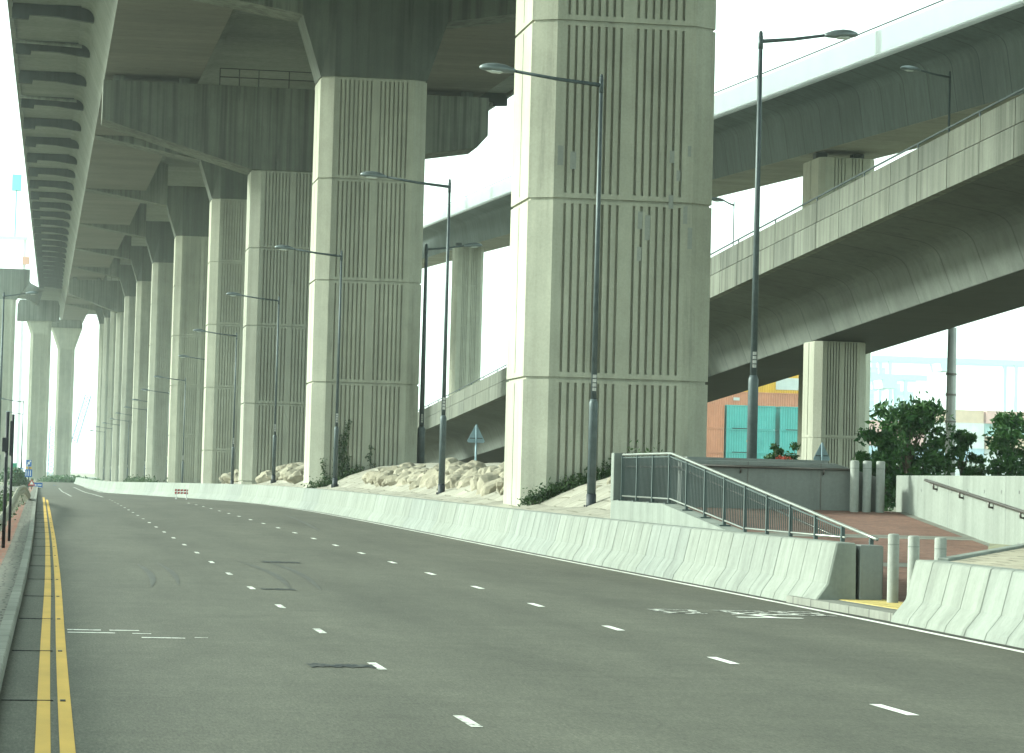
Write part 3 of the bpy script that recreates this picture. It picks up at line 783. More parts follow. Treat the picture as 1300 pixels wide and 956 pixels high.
# low wall behind barrier with sloping top
t = thing('path_wall', 'pale concrete wall with sloping top carrying the grey railing, behind the barrier', 'wall')
m = MB()
prof = [(41.0, .90), (49.0, .92), (55.0, 1.38), (60.2, 1.40)]
m.loft([[(12.03, y, -.1), (12.36, y, -.1), (12.36, y, z), (12.03, y, z)] for y, z in prof]); m.build('plinth', 'white_wall', t)
m = MB(); m.box(12.02, 12.22, 59.9, 60.2, 1.395, 2.42); m.build('end_post', 'white_wall', t, bevel=.01)
m = MB(); m.box(12.24, 14.6, 60.02, 60.18, 1.2, 2.34); m.build('end_wall', 'grey_wall', t)
m = MB(); m.box(11.86, 12.2, 40.5, 40.985, 0, .93); m.build('end_block', 'grey_wall', t, bevel=.012)
t = thing('railing', 'dark grey metal railing stepping down along the brick footpath', 'railing')
def rt(y): return 2.38 if y >= 55 else 2.38 - (55 - y) * .0962
def rb(y): return lerp([(41.0, .95), (49.0, .97), (55, 1.43), (60.2, 1.45)], y)
X0 = 12.2
m = MB(); m.tube([(X0, y, rt(y)) for y in (40.8, 41.5, 44, 48, 52, 54.9, 55.1, 59.8)], .028, 8); m.build('top_rail', 'railtop', t, True)
m = MB(); m.tube([(X0, y, rb(y) + .05) for y in (42.5, 46, 49, 55, 59.8)], .018, 6); m.build('bottom_rail', 'railtop', t, True)
m = MB(); m.tube([(X0 + .08, y, rt(y) - .25) for y in (43.2, 46, 50.3, 54.9, 59.8)], .02, 6); m.build('inner_handrail', 'steel', t, True)
yy = 41.1
while yy < 60:
    m = MB(); m.box(X0 - .028, X0 + .028, yy - .035, yy + .035, rb(yy) - .05, rt(yy) - .02)
    m.box(X0 - .1, X0 + .1, yy - .09, yy + .09, rb(yy) - .055, rb(yy) - .03); m.build('post', 'rail_green', t); yy += 1.56
for k in range(12):
    ya, yb_ = 41.1 + 1.56*k + .04, 41.1 + 1.56*(k+1) - .04
    if rt(ya) - rb(ya) < .12: continue
    m = MB()
    for q in range(12):
        yy = ya + (yb_ - ya) * (q + .5) / 12
        m.box(X0 - .007, X0 + .007, yy - .007, yy + .007, rb(yy) + .05, rt(yy) - .05)
    for fz in (lambda y: rb(y) + .05, lambda y: rt(y) - .06):
        m.loft([[(X0 - .012, y, fz(y) - .012), (X0 + .012, y, fz(y) - .012), (X0 + .012, y, fz(y) + .012), (X0 - .012, y, fz(y) + .012)] for y in (ya, yb_)])
    m.build('infill_panel', 'rail_green', t)
# grey wall behind
t = thing('retaining_wall', 'shaded grey retaining wall across the back of the brick footpath', 'wall')
m = MB(); m.yprism([(12.4, 1.0), (16.5, 1.0), (16.5, 2.0), (15.55, 2.27), (12.4, 2.27)], 55.0, 55.35)
m.build('wall_panel', 'grey_wall', t, bevel=.012)
m = MB(); m.yprism([(12.6, 2.20), (15.5, 2.20), (15.5, 2.33), (12.6, 2.33)], 55.37, 55.7); m.build('coping', 'grey_wall', t)
m = MB()
for x in (13.75, 15.25): m.box(x, x + .012, 54.99, 55.0, 1.3, 2.26)
m.build('wall_joint', 'steel', t)
m = MB(); m.tube([(12.6, 54.93, 2.16), (15.9, 54.93, 2.155)], .028, 8)
for x in (13.6, 15.3): m.tube([(x, 54.93, 2.15), (x, 54.96, 2.05), (x, 55.0, 2.04)], .02, 6)
m.build('handrail', 'steel', t, True)
# pale wall on the right
t = thing('retaining_wall', 'bright pale retaining wall with sloping handrail at the right edge', 'wall')
m = MB(); m.box(17.0, 17.35, 38.0, 55.6, -.1, 2.07); m.build('wall_panel', 'white_wall', t, bevel=.015)
m = MB(); m.tube([(16.92, y, rz_(y) + .80) for y in (43.5, 46, 50, 53.4)], .03, 8)
for y in (44.5, 46.2, 47.9, 49.6, 51.3, 52.9): m.tube([(16.92, y, rz_(y) + .78), (16.93, y, rz_(y) + .68), (17.0, y, rz_(y) + .67)], .022, 6)
m.build('handrail', 'steel', t, True)
m = MB()
for k in range(16):
    for z in (1.78, .86):
        y = 40.6 + k * .95
        if z > rz_(y) + .12:
            m.tube([(17.002, y, z), (16.994, y, z)], .032, 10)
m.build('tie_holes', 'grey_wall', t)
m = MB()
for k in range(1, 5): m.box(16.9975, 17.0, 39 + k*3.3, 39.02 + k*3.3, .1, 2.06)
m.build('wall_joint', 'grey_wall', t)
struct(MB().add([(x, y, rz_(y) + z) for y in (36.9, 42.3, 46, 50, 54.9) for x, z in ((16.82, .006), (17.0, .006))], [(2*i, 2*i+1, 2*i+3, 2*i+2) for i in range(4)]).build('drain_channel', 'kerb'))
# beige paved triangle behind the near barrier
m = MB(); pts = [(xb0(20) + .645, 20, .78), (22, 20, 1.15), (17.0, 45.8, 1.0), (12.1, 36.95, .81), (xb0(36.3) + .645, 36.3, .79), (xb0(30) + .645, 30, .78)]
m.add(pts, [(0, 1, 2, 3, 4, 5)]); struct(m.build('paved_bank', 'pavers'))
m = MB(); a = Vector((12.06, 36.95, 0)); b = Vector((17.0, 45.85, 0)); nn = Vector((-(b-a).y, (b-a).x, 0)).normalized() * .16
m.loft([[(a.x, a.y, -.1), (a.x + nn.x, a.y + nn.y, -.1), (a.x + nn.x, a.y + nn.y, .845), (a.x, a.y, .845)], [(b.x, b.y, -.1), (b.x + nn.x, b.y + nn.y, -.1), (b.x + nn.x, b.y + nn.y, 1.03), (b.x, b.y, 1.03)]])
tag(m.build('edging_wall', 'white_wall', bevel=.01), 'thin pale concrete edging along the beige pavers', 'edging')
# bollards
def bollard(label, x, y, z, h, r, grp):
    m = MB(); m.tube([(0,0,-.05), (0,0,h - .03), (0,0,h - .008), (0,0,h)], [r, r, r*.93, r*.7], 24)
    o = m.build('bollard', 'bollard', None, True, (x, y, z))
    bm = o.data
    e = o.modifiers.new('es', 'EDGE_SPLIT'); e.split_angle = R(35)
    m = MB(); m.tube([(0,0,h - .16), (0,0,h - .15)], r + .002, 24); m.build('groove', 'grey_wall', o)
    return tag(o, label, 'bollard', grp)
bollard('left one of the three near grey bollards, right beside the barrier end', 12.12, 39.7, .12, 1.0, .082, 'near bollards in the footpath gap')
bollard('middle one of the three near grey bollards, standing alone in the gap', 12.0, 38.35, .12, 1.0, .082, 'near bollards in the footpath gap')
bollard('right one of the three near grey bollards, half hidden by the near barrier', 12.05, 37.3, .12, 1.0, .082, 'near bollards in the footpath gap')
for px, lb in ((1088.5, 'left one of the three tall pale bollards at the top of the footpath'), (1104.5, 'middle one of the three tall pale bollards at the top of the footpath'), (1121.5, 'right one of the three tall pale bollards, beside the pale wall')):
    p = at(px, 650, 54.6); bollard(lb, p.x, 54.6 + .25, 1.32, 1.02, .088, 'far bollards at the top of the footpath')

# ---------------------------------------------------------------- rocks on the bank
def rock_mesh(seed, s):
    rnd = random.Random(seed); import bmesh
    bm = bmesh.new(); bmesh.ops.create_icosphere(bm, subdivisions=3, radius=1)
    from mathutils import noise
    off = Vector((rnd.random()*50, rnd.random()*50, rnd.random()*50))
    planes = [(Vector((rnd.gauss(0,1), rnd.gauss(0,1), rnd.gauss(0,1))).normalized(), rnd.uniform(.55, .85)) for _ in range(11)]
    for v in bm.verts:
        for nrm, dd in planes:
            k = v.co.dot(nrm)
            if k > dd: v.co -= nrm * (k - dd) * .92
        v.co *= 1 + .16 * noise.noise(v.co * 2.2 + off) + .05 * noise.noise(v.co * 6 + off)
        v.co.x *= s[0]; v.co.y *= s[1]; v.co.z *= s[2]
    me = bpy.data.meshes.new('boulder'); bm.to_mesh(me); bm.free()
    me.materials.append(M['stone']); return me
RM = [rock_mesh(k, (random.uniform(.42, .7), random.uniform(.4, .75), random.uniform(.3, .5))) for k in range(9)]
def rock(x, y, z, sc, lab, grp):
    o = bpy.data.objects.new('boulder', random.choice(RM)); C.objects.link(o)
    o.location = (x, y, z); o.rotation_euler = (random.uniform(-.5, .5), random.uniform(-.5, .5), random.uniform(0, 6.3)); o.scale = (sc, sc, sc)
    tag(o, lab, 'boulder', grp)
G1 = ('pale boulder in the long rock pile between the two nearest piers', 'boulders piled between the two nearest piers')
y = 84.0
while y < 125:
    for row in range(3 if random.random() < .25 else 2):
        x = 14.3 + row * .62 + random.uniform(-.15, .15)
        h = (.12, .4, .62)[row]
        rock(x, y + random.uniform(-.25, .25), bankz(14.0, y) + h * (.95 if y < 125 else .75) - .08, random.uniform(.8, 1.15), *G1)
    y += .78
G2 = ('pale boulder in the small heap right of the first street lamp', 'boulders beside the nearest pier')
for k in range(12):
    rock(14.5 + random.uniform(0, 1.5), 72.5 + random.uniform(-1.2, 2.0), 1.35 + random.uniform(0, .5), random.uniform(.55, .85), *G2)
G3 = ('pale boulder in the distant rock pile between the second and fourth piers', 'boulders between the farther piers')
y = 146.0
while y < 222:
    if not 178 < y < 187:
        rock(13.9 + random.uniform(-.3, .5), y, bankz(13.5, y) + .3, random.uniform(.8, 1.3), *G3)
        rock(14.7 + random.uniform(-.3, .4), y + .6, bankz(13.5, y) + .7, random.uniform(.8, 1.2), *G3)
    y += 1.6

# ---------------------------------------------------------------- foliage
def leaves(m, pts, size, rnd):
    for p in pts:
        a = Vector((rnd.gauss(0,1), rnd.gauss(0,1), rnd.gauss(0,.8))).normalized(); b = a.orthogonal().normalized()
        b.rotate(Matrix.Rotation(rnd.uniform(0, 6.28), 3, a)); c = a.cross(b)
        s = size * rnd.uniform(.6, 1.3); p = Vector(p)
        m.add([p - b*s, p - c*s*.45 + a*s*.12, p + b*s, p + c*s*.45 + a*s*.12], [(0,1,2,3)])
def tree(label, px, ptop, pbase, Y, halfw, zb, seed, cat='tree', mat='leaf', n=5200, leaf=.075, name='tree', grp=None, clumps=None):
    rnd = random.Random(seed)
    p = at(px, pbase, Y); top = at(px, ptop, Y).z; Hc = top - zb
    t = thing(name, label, cat, (p.x, Y, zb), 0, grp)
    m = MB(); tips = []
    m.tube([(0,0,-.1), (.03,0,Hc*.25), (-.02,.02,Hc*.55)], [.07, .055, .035], 8)
    cl = []
    for k in range(clumps or 26):
        a = rnd.uniform(0, 6.28); hh = rnd.uniform(.16, 1.0)
        rr = halfw * math.sqrt(rnd.random()) * (1.05 if hh < .55 else 1.4 - hh * .85)
        cpt = Vector((rr*math.cos(a), rr*math.sin(a), Hc*hh*.96)); cl.append((cpt, rnd.uniform(.16, .34) * halfw))
        b0 = Vector((0, 0, Hc * min(.5, hh*.45)))
        m.tube([b0, (b0 + cpt)/2 + Vector((0,0,.05)), cpt], [.022, .015, .006], 5)
    m.build('trunk', 'bark', t, True)
    m = MB(); pts = []
    for k in range(n):
        c, r = rnd.choice(cl); d = Vector((rnd.gauss(0,1), rnd.gauss(0,1), rnd.gauss(0,1))).normalized() * r * rnd.uniform(.3, 1.5)
        d.z *= .8; pts.append(c + d)
    leaves(m, pts, leaf, rnd); m.build('crown', mat, t)
    return t
tree('dark green broadleaf tree left of the concrete mast, the widest of the trees', 1152, 512, 600, 80, 1.3, .95, 3, n=6200, clumps=54, leaf=.105)
tree('small thin tree right beside the concrete mast', 1222, 546, 600, 80, .6, .95, 5, n=2200, clumps=20, leaf=.095)
tree('dark green broadleaf tree at the right edge of the photo', 1283, 527, 603, 80, 1.15, .95, 9, n=5600, clumps=46, leaf=.105)
tree('low dark green shrub at the left foot of the widest tree', 1116, 545, 600, 78, .75, .95, 12, n=3600, clumps=24, leaf=.10, name='shrub', cat='shrub')
tree('small dark shrub beside the short ramp pier, in front of teal containers', 990, 553, 585, 84, .55, .95, 14, n=2400, clumps=20, name='shrub', cat='shrub', leaf=.06)
o = tree('small dark shrub close against the left side of the short ramp pier', 1011, 554, 585, 86, .42, .95, 16, n=1700, clumps=16, name='shrub', cat='shrub', leaf=.06)
f = tree('low shrub with red blossom in front of the teal containers', 1000, 567, 585, 76, .45, .95, 18, n=700, clumps=9, name='flowering_shrub', cat='shrub', mat='flower', leaf=.045)
# weeds and creepers
def weeds(label, path, n, spread, h, seed, name='weeds', leaf=.055):
    rnd = random.Random(seed); m = MB(); pts = []
    for k in range(n):
        t = rnd.random() * (len(path) - 1); i = int(t); u = t - i
        a, b = Vector(path[i]), Vector(path[i+1]); p = a + (b - a) * u
        pts.append(p + Vector((rnd.gauss(0, spread), rnd.gauss(0, spread), abs(rnd.gauss(0, h)))))
    leaves(m, pts, leaf, rnd); o = m.build(name, 'weed'); return tag(o, label, 'plant')
Y1 = 77.5
weeds('dark weeds growing along the foot of the nearest pier', [(13.1, Y1 - .2, bankz(13.1, Y1)), (14.0, Y1 - .15, bankz(14, Y1)), (15.2, Y1 - .15, bankz(15.2, Y1)), (16.2, Y1 - .2, bankz(16.2, Y1))], 2600, .13, .16, 1)
weeds('dark weedy clump at the left front corner of the second pier', [(12.6, 137.7, 1.15), (14.2, 137.7, 1.5), (15, 137.7, 2.0)], 1100, .2, .22, 2, leaf=.08)
cr = []
rnd = random.Random(4)
m = MB(); pts = []
for sx, hh in ((13.95, 2.3), (14.15, 3.2), (14.35, 2.6), (14.6, 1.7), (13.4, 1.2), (15.5, 2.0)):
    x, z = sx, 1.2; 
    while z < 1.2 + hh:
        nx = x + rnd.gauss(0, .05); nz = z + .15
        m.tube([(x, 137.9, z), (nx, 137.9, nz)], .016, 4)
        for q in range(9): pts.append((nx + rnd.gauss(0, .09), 137.88 + rnd.gauss(0, .04), nz + rnd.gauss(0, .08)))
        x, z = nx, nz
leaves(m, pts, .075, rnd)
tag(m.build('creeper', 'weed'), 'dark creeper climbing the grooves of the second pier', 'plant')
weeds('low green weeds on the far bank between the small piers', [(11.2, 300, .5), (11.8, 420, .5)], 900, .4, .35, 8, leaf=.2)
weeds('grassy weeds on the far bank by the fifth pier', [(12.0, 286, .6), (13.5, 290, 1.0)], 300, .35, .3, 9, leaf=.12)
# creeper-like dead twig on the pier foot wall handled as weeds by the corner of railing wall
weeds('dark scrubby weeds on the bank behind the pale railing end post', [(14.6, 70.5, 1.7), (15.3, 71.5, 2.1)], 420, .2, .3, 10, leaf=.06)

# ---------------------------------------------------------------- triangular signs seen from behind
def tri_sign(label, px, ptop, pbase, Y, w):
    p = at(px, ptop, Y); zb = .95; h = p.z - zb
    t = thing('warning_sign', label, 'road sign', (p.x, Y, zb), 0, 'triangular road signs seen from behind')
    m = MB(); m.tube([(0,0,0), (0,0,h)], .038, 10); m.build('post', 'sign_back', t, True)
    m = MB(); hh = w * .87; z0 = h - .1 - hh
    tri = [(-w/2 + .05, z0), (w/2 - .05, z0), (w/2, z0 + .06), (.05, h - .05), (-.05, h - .05), (-w/2, z0 + .06)]
    m.yprism(tri, .045, .06); m.build('triangle_plate', 'sign_back', t)
    m = MB(); m.box(-w*.36, w*.36, .028, .044, z0 + .15, z0 + .19); m.build('bracket', 'lamp_grey', t)
tri_sign('back of a grey triangular road sign on a post behind the long rock pile', 605, 539, 605, 110, .70)
tri_sign('back of a grey triangular road sign in front of the short ramp pier', 1044, 562, 600, 92, .58)

# red and white works barrier at the road edge
p = at(230, 637, 165)
t = thing('works_barrier', 'small red and white striped works barrier at the bend of the road', 'barrier', (p.x, 165, zr(165)))
for sx in (-.3, .3):
    m = MB(); m.box(sx - .03, sx + .03, -.18, .18, 0, .04); m.box(sx - .025, sx + .025, -.02, .02, .04, .58); m.build('leg', 'white', t)
for j, zz in enumerate((.30, .46)):
    m = MB(); m.box(-.38, .38, -.035, -.022, zz, zz + .11); b = m.build('board', 'red', t)
    m = MB()
    for i in range(4): m.yprism([(-.30 + i*.18, zz + .002), (-.24 + i*.18, zz + .002), (-.20 + i*.18, zz + .108), (-.26 + i*.18, zz + .108)], -.042, -.0355)
    m.build('stripes', 'white', b)

# ---------------------------------------------------------------- left edge: rail, posts, signs
t = thing('guardrail', 'weathered pale crash rail bending round beside the left kerb', 'guardrail')
gp = [(-.97, 40), (-.97, 57), (-.98, 75), (-.96, 100), (-.78, 118), (-.75, 132)]
gz_ = smooth_tab([(14, .52), (40, .52), (57, .54), (75, .60), (100, .98), (112, 1.0), (132, .45)], 2)
gxx = smooth_tab([(a[1], a[0]) for a in gp], 3)
wp = [(0, .17), (.05, .12), (.05, .07), (0, .0), (.05, -.07), (.05, -.12), (0, -.17), (-.02, -.17), (.03, -.12), (.03, -.07), (-.02, 0), (.03, .07), (.03, .12), (-.02, .17)]
m = MB(); m.loft([[(gxx(y) + dx, y, gz_(y) + dz) for dx, dz in wp] for y in frange(14, 132, 3)]); m.build('beam', 'rust', t)
for y in frange(16, 130, 6):
    m = MB(); m.box(gxx(y) - .12, gxx(y) - .02, y - .06, y + .06, 0, gz_(y) + .12); m.build('post', 'rust', t)
def black_post(label, px, ptop, Y, r, boxes):
    p = at(px, ptop, Y)
    t = thing('signal_post', label, 'post', (p.x, Y, .12), 0, 'black posts at the left edge')
    m = MB(); m.tube([(0,0,0), (0,0,p.z - .12)], r, 10); m.build('shaft', 'black', t, True)
    for z, w, h in boxes:
        m = MB(); m.box(-w, w*.4, -.06, .06, z, z + h); m.build('box', 'black', t, bevel=.01)
black_post('left one of two thin black posts at the left edge, with small boxes on it', 10, 523, 57, .035, [(1.55, .03, .3), (1.95, .09, .28)])
black_post('right one of two thin black posts at the left edge', 17, 526, 62, .03, [(1.9, .06, .75)])
# dark netting hedge strip behind the rail
t = weeds('dark green planting behind the crash rail at the left edge', [(-1.6, 52, .25), (-1.7, 75, .25), (-1.5, 95, .25), (-1.35, 120, .3)], 4200, .22, .25, 21, 'hedge_strip', .07)
t['kind'] = 'stuff'
def board(name, label, cat, x0, y0, x1, y1, Y, mat, post=True, marks=(), grp=None, pc=None):
    a, b = at(x0, y1, Y), at(x1, y0, Y); cx = (a.x + b.x) / 2
    t = thing(name, label, cat, (cx, Y, 0), 0, grp)
    m = MB(); w, h = (b.x - a.x), (b.z - a.z); m.box(-w/2, w/2, -.03, .03, a.z, b.z); pl = m.build('panel', mat, t)
    if post: m = MB(); m.tube([(0, .08, 0), (0, .08, b.z - .05)], .05, 8); m.build('post', 'lamp_grey', t, True)
    for (u0, v0, u1, v1, mm) in marks:
        m = MB(); m.box(-w/2 + w*u0, -w/2 + w*u1, -.042, -.0305, a.z + h*v0, a.z + h*v1); m.build('marking', mm, pl)
    return t
board('road_sign', 'small blue square sign with white diagonal bar above a yellow plate', 'road sign', 33, 584, 40.2, 592, 250, 'blue', True, [(.1,.1,.35,.3,'white'), (.3,.3,.7,.7,'white'), (.65,.7,.9,.9,'white')], 'signs far down the left side')
board('road_sign', 'narrow yellow plate below the blue square sign', 'road sign', 33, 593, 40.2, 595.2, 250.3, 'yellow', False, [(.2,.3,.8,.7,'brown')], 'signs far down the left side')
board('road_sign', 'blue lane sign with three white vertical bars', 'road sign', 31.5, 596, 41, 605.5, 249, 'blue', False, [(.1,.15,.2,.85,'white'), (.4,.15,.5,.85,'white'), (.7,.15,.8,.85,'white')], 'signs far down the left side')
board('road_sign', 'green direction sign at the far left above the tree', 'road sign', 14, 588, 21.5, 599, 330, 'green_sign', True, [(.2,.3,.8,.45,'white')], 'signs far down the left side')
board('road_sign', 'blue direction sign with white arrow, left of the lane sign', 'road sign', 23, 594, 30, 611, 320, 'blue', True, [(.2,.55,.6,.8,'white'), (.5,.7,.9,.95,'white')], 'signs far down the left side')
board('road_sign', 'wide low blue sign with white lettering bars beside the road end', 'road sign', 41, 613, 54, 624.5, 300, 'blue', True, [(.1,.7,.4,.82,'white'), (.5,.7,.9,.82,'white'), (.55,.42,.9,.54,'white'), (.1,.2,.4,.3,'white'), (.5,.15,.9,.27,'white')], 'signs far down the left side')
board('road_sign', 'pale blue sign in front of the far hedge', 'road sign', 67, 616, 71.5, 620, 360, 'blue', True, [(.3,.2,.7,.8,'white')], 'small signs before the far hedge')
board('road_sign', 'small round-looking blue sign right of the pale one before the far hedge', 'road sign', 75, 619, 78, 622, 362, 'blue', True, [], 'small signs before the far hedge')
board('road_sign', 'small red sign on the far bank at the foot of the tenth pier', 'road sign', 128.5, 612, 132.5, 618, 350, 'red', True, [(.2,.4,.8,.6,'white')])
p = at(40, 618, 240)
t = thing('warning_sign', 'small red and white triangular warning sign near the kerb end', 'road sign', (p.x, 240, 0))
m = MB(); m.tube([(0, .05, 0), (0, .05, p.z + .7)], .035, 8); m.build('post', 'lamp_grey', t)
m = MB(); m.yprism([(-.3, p.z + .1), (.3, p.z + .1), (0, p.z + .65)], -.02, .0); pl = m.build('triangle_plate', 'red', t)
m = MB(); m.yprism([(-.17, p.z + .19), (.17, p.z + .19), (0, p.z + .5)], -.03, -.0205); m.build('marking', 'white', pl)
tree('small green tree under the green sign at the far left', 18, 598, 622, 290, 1.6, -.1, 31, n=1500, clumps=14, leaf=.18, mat='hedge')
# far hedge, each bush its own thing
for k, (px, pt, hw) in enumerate([(60, 616, 2.6), (67, 612, 3.0), (75, 610, 3.2), (84, 609, 3.4), (92, 613, 3), (99, 614, 2.8), (107, 615, 3), (114, 616, 2.6)]):
    tree('hazy green bush in the hedge beyond the end of the road', px, pt, 624, 470 + 8*(k % 2), hw, -.1, 40 + k, n=900, clumps=14, leaf=.28, mat='hedge', name='bush', cat='bush', grp='bushes beyond the end of the road')
def bldg(label, x0, y0, x1, Y, d, mat):
    a, b = at(x0, y0, Y), at(x1, y0, Y)
    t = thing('warehouse', label, 'building', (a.x, Y, 0)); w = b.x - a.x
    m = MB(); m.box(0, w, 0, d, -.2, a.z - .5); m.build('wall', mat, t)
    m = MB(); m.box(-.3, w + .3, -.3, d + .3, a.z - .5, a.z); m.build('roof', 'white_box', t)
    k = 1.0
    while k < w - 2:
        m = MB(); m.box(k, k + 1.4, -.04, .0, a.z - 3, a.z - 1.6); m.build('window', 'blue_box', t); k += 3.2
bldg('low pink building behind the far hedge', 91, 605, 121, 640, 12, 'rose')

# ---------------------------------------------------------------- port background
def container(label, x, y, z, L, mat, H=2.6, W=2.44, grp=None, logo=None):
    t = thing('shipping_container', label, 'container', (x, y, z), 0, grp)
    m = MB(); e = .09; n = int(L / .28); prof = []
    for i in range(n):
        a = e + (L - 2*e) * i / n; b = (L - 2*e) / n
        prof += [(a, .04), (a + b*.25, .04), (a + b*.4, .075), (a + b*.8, .075), (a + b*.95, .04)]
    prof += [(L - e, .04), (L - e, W - .05), (e, W - .05)]
    m.prism(prof, .12, H - .1); m.build('corrugated_wall', mat, t)
    m = MB()
    for xx in (0, L - .12):
        for yy in (0, W - .12): m.box(xx, xx + .12, yy, yy + .12, 0, H)
    for zz in (0, H - .12):
        m.box(.12, L - .12, 0, .1, zz + .002, zz + .118); m.box(.12, L - .12, W - .1, W, zz + .002, zz + .118)
        m.box(.001, .11, .12, W - .12, zz + .002, zz + .118); m.box(L - .11, L - .001, .12, W - .12, zz + .002, zz + .118)
    m.build('frame', mat, t)
    if y < 500 and H > 2.5:
        m = MB(); m.box(L*.12, L*.55, -.012, -.002, .0, .085); m.build('gap_shade_strip', 'joint_dark', t)  # dark strip painting in the shaded gap between stacked rows
    if logo:
        u0, u1, v0, v1, mm = logo
        m = MB(); m.box(L*u0, L*u1, .0, .035, H*v0, H*v1); m.build('logo_panel', mm, t)
    return t
Y = 307; s = 3600 / Y
def cx_(px, Y): return at(px, 600, Y).x
base = at(950, 575, Y).z   # joint between second and third rows
LBL = ['upper', 'middle', 'lower']
for r_, zz in enumerate((base + 2.65, base, base - 2.65, base - 5.3)):
    for c_, (px, mm, nm) in enumerate(((921, 'teal', 'left'), (989, 'teal', 'right'), (861, 'orange', 'far left orange'))):
        nmr = ['top', 'second', 'third', 'lowest'][r_]
        col = 'teal' if mm == 'teal' else 'orange'
        container(f'{col} container, {nmr} row of the near stack, ' + ('behind the tall lamp' if nm == 'left' else 'beside the short ramp pier' if nm == 'right' else 'next to the widest pier'), cx_(px, Y), Y, zz, 5.55 if mm == 'teal' else 5.1, mm, 2.63, grp='containers in the near stack', logo=(.42, .48, .45, .55, 'yellow_box') if (mm == 'teal' and r_ == 1) else None)
Y2 = 318
z_ = at(950, 513, Y2).z
container('long salmon orange container on top of the stack, with a small white mark', cx_(890, Y2), Y2, z_ - 2.0, 12.1, 'orange', 3.4, grp='long containers above the near stack', logo=(.3, .36, .7, .8, 'white_box'))
container('long orange container behind the stack beside the short ramp pier, with blue mark', cx_(1008, Y2), Y2, z_ - 2.0, 7, 'orange', 3.0, grp='long containers above the near stack')
z_ = at(950, 500, Y2).z
container('long yellow container above the orange one, with a white name panel', cx_(884, Y2), Y2 + .2, z_ + .1, 14.0, 'yellow_box', 2.5, grp='long containers above the near stack', logo=(.66, .86, .2, .75, 'white_box'))
container('topmost yellow container, just under the lower ramp', cx_(900, Y2), Y2 + .3, z_ + 2.65, 14.0, 'yellow_box', 2.2, grp='long containers above the near stack')
# hazy stacks right of the short pier
cols = ['hazed_white', 'hazed_white', 'hazed_blue', 'hazed_teal', 'hazed_orange', 'hazed_rose', 'hazed_white']
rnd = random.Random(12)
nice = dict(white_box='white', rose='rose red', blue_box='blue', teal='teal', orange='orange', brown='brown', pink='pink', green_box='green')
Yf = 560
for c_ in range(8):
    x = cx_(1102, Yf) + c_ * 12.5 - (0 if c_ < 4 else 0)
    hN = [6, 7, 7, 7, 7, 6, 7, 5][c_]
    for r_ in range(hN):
        col = 'hazed_rose' if (r_ == hN - 1 and c_ not in (1, 6)) else rnd.choice(cols)
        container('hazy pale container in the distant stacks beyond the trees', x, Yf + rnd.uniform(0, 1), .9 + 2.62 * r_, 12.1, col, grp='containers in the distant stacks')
container('rose coloured container end just left of the mast foot', cx_(1182, 400), 400, .95, 2.6, 'rose', 2.9)
def gantry(label, px0, px1, pt, Y, mat, grp=None, hb=1.6):
    a, b = at(px0, pt, Y), at(px1, pt, Y); w = b.x - a.x; h = a.z
    t = thing('gantry_crane', label, 'crane', (a.x, Y, 0), 0, grp)
    for xx in (0, w):
        m = MB(); m.box(xx - .5, xx + .5, -.5, .5, -.2, h - hb); m.box(xx - .5, xx + .5, 9.5, 10.5, -.2, h - hb); m.build('leg', mat, t)
    m = MB(); m.box(-6, w + 6, -.6, .6, h - hb, h); m.box(-6, w + 6, 9.4, 10.6, h - hb, h); m.build('beam', mat, t)
    m = MB(); m.box(w*.4, w*.4 + 4, -1, 10.8, h - hb - 2.4, h - hb - .02); m.build('cab', 'crane', t)
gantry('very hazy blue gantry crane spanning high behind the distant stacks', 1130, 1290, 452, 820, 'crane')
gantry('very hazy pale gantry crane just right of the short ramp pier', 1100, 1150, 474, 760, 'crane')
def hazeblock(label, x0, y0, x1, Y, d, mat):
    a, b = at(x0, y0, Y), at(x1, y0, Y)
    t = thing('tower_block', label, 'building', (a.x, Y, 0)); w = b.x - a.x
    m = MB(); m.box(0, w, 0, d, -.2, a.z); m.build('wall', mat, t)
    m = MB(); m.box(w*.25, w*.6, d*.2, d*.7, a.z + .01, a.z + 3.5); m.build('roof_plant_room', mat, t)
    nz = int(a.z / 3.4)
    for i in range(min(nz, 30)):
        m = MB(); m.box(w*.06, w*.94, -.12, -.01, 3.4*i + 1.0, 3.4*i + 2.5); m.build('window_band', 'crane', t)
hazeblock('faint bluish block in the haze just right of the short ramp pier', 1104, 466, 1124, 1300, 20, 'hazed_blue')
hazeblock('low faint block in the haze, left of the concrete mast', 1126, 496, 1160, 1250, 20, 'hazed_blue')
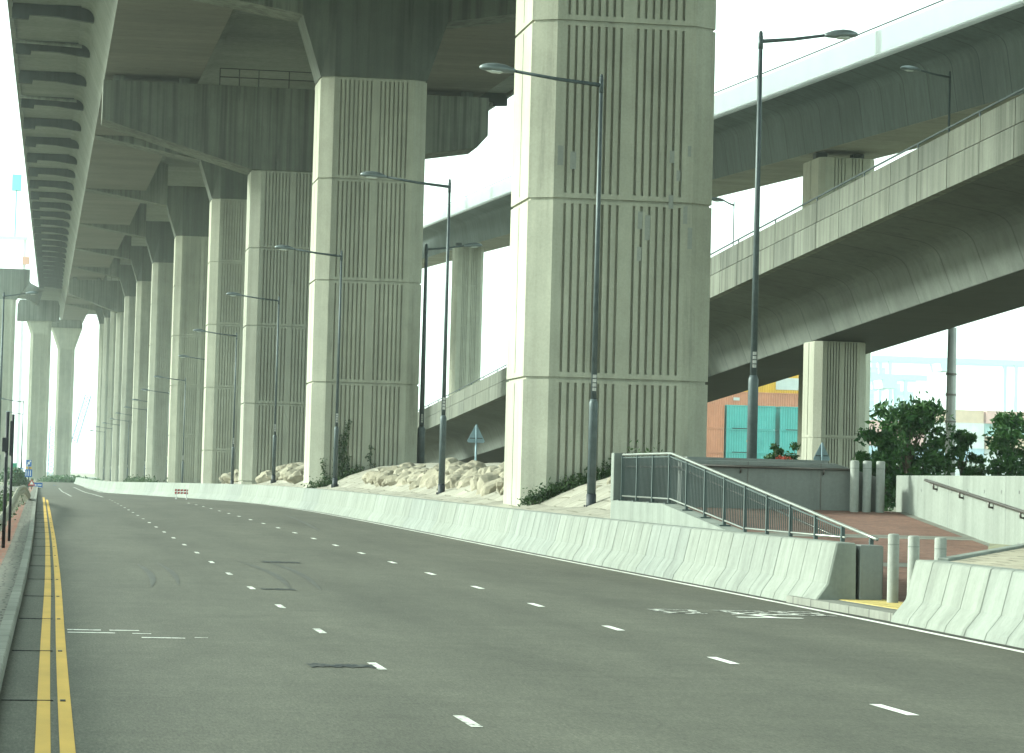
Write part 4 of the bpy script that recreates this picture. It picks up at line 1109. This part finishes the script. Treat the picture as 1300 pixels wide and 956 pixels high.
#hazeblock('faint far hillside block in the haze between the first two piers', 548, 437, 566, 1500, 20, 'crane')
#hazeblock('faint far block in the haze left of the tall ramp pier', 612, 448, 640, 1550, 20, 'crane')
# lattice tower and boom far away
def lattice(name, label, p0, p1, w, mat, parts='mast', n=12):
    t = thing(name, label, 'crane', tuple(p0)); d = Vector(p1) - Vector(p0); L = d.length; u = d.normalized()
    sx = Vector((0, -1, 0)).cross(u).normalized(); sy = u.cross(sx)
    m = MB(); cor = [(-1,-1), (1,-1), (1,1), (-1,1)]
    for a, b in cor: m.tube([sx*a*w/2 + sy*b*w/2, sx*a*w/2 + sy*b*w/2 + d], .14 * w/1.6, 5)
    m.build('chord', mat, t)
    m = MB()
    for k in range(n):
        q0, q1 = d*(k/n), d*((k+1)/n)
        for (a, b), (c, e) in zip(cor, cor[1:] + cor[:1]):
            m.tube([q0 + sx*a*w/2 + sy*b*w/2, q1 + sx*c*w/2 + sy*e*w/2], .09 * w/1.6, 4)
    m.build('lattice', mat, t); return t
lattice('tower_crane', 'hazy blue lattice mast between the two far piers', at(64, 606, 900), at(67.5, 541, 900), 1.8, 'boom')
lattice('crane_boom', 'hazy blue slanting crane boom right of the two far piers', at(94, 562, 900), at(112, 502, 900), 1.8, 'boom')
# quay crane high at the left edge
a = at(32, 305, 1000)
t = thing('quay_crane', 'faint quay crane with teal cab behind the left edge of the deck', 'crane', (a.x, 1000, 0))
m = MB(); m.box(-.5, .5, 0, 1, 0, a.z); m.build('leg', 'white_box', t)
m = MB(); m.box(-30, .8, -.5, .5, a.z, a.z + 1.2); m.build('boom', 'white_box', t)
b = at(21, 242, 1000); m = MB(); m.box(b.x - a.x - 1.6, b.x - a.x + 1.6, -1.5, 1.5, b.z, b.z + 5.5); m.box(b.x - a.x - .25, b.x - a.x + .25, -.25, .25, a.z + 1, b.z); m.build('cab', 'cyan', t)
b = at(33, 336, 1000); m = MB(); m.box(b.x - a.x - 1.2, b.x - a.x + 1.2, -2.2, -.6, b.z, b.z + 2.6); m.build('machine_house', 'orange', t)

# ---------------------------------------------------------------- haze
m = MB(); m.box(-900, 900, -350, 1900, -1.2, 95)
hz = m.build('haze', 'white'); hz['kind'] = 'stuff'
hm = bpy.data.materials.new('haze_air'); hm.use_nodes = True; t_ = hm.node_tree; t_.nodes.clear()
o_ = t_.nodes.new('ShaderNodeOutputMaterial'); pv = t_.nodes.new('ShaderNodeVolumePrincipled')
pv.inputs['Color'].default_value = (.90, .96, .95, 1); pv.inputs['Density'].default_value = .00026; pv.inputs['Anisotropy'].default_value = .75
t_.links.new(pv.outputs[0], o_.inputs['Volume'])
hz.data.materials.clear(); hz.data.materials.append(hm)
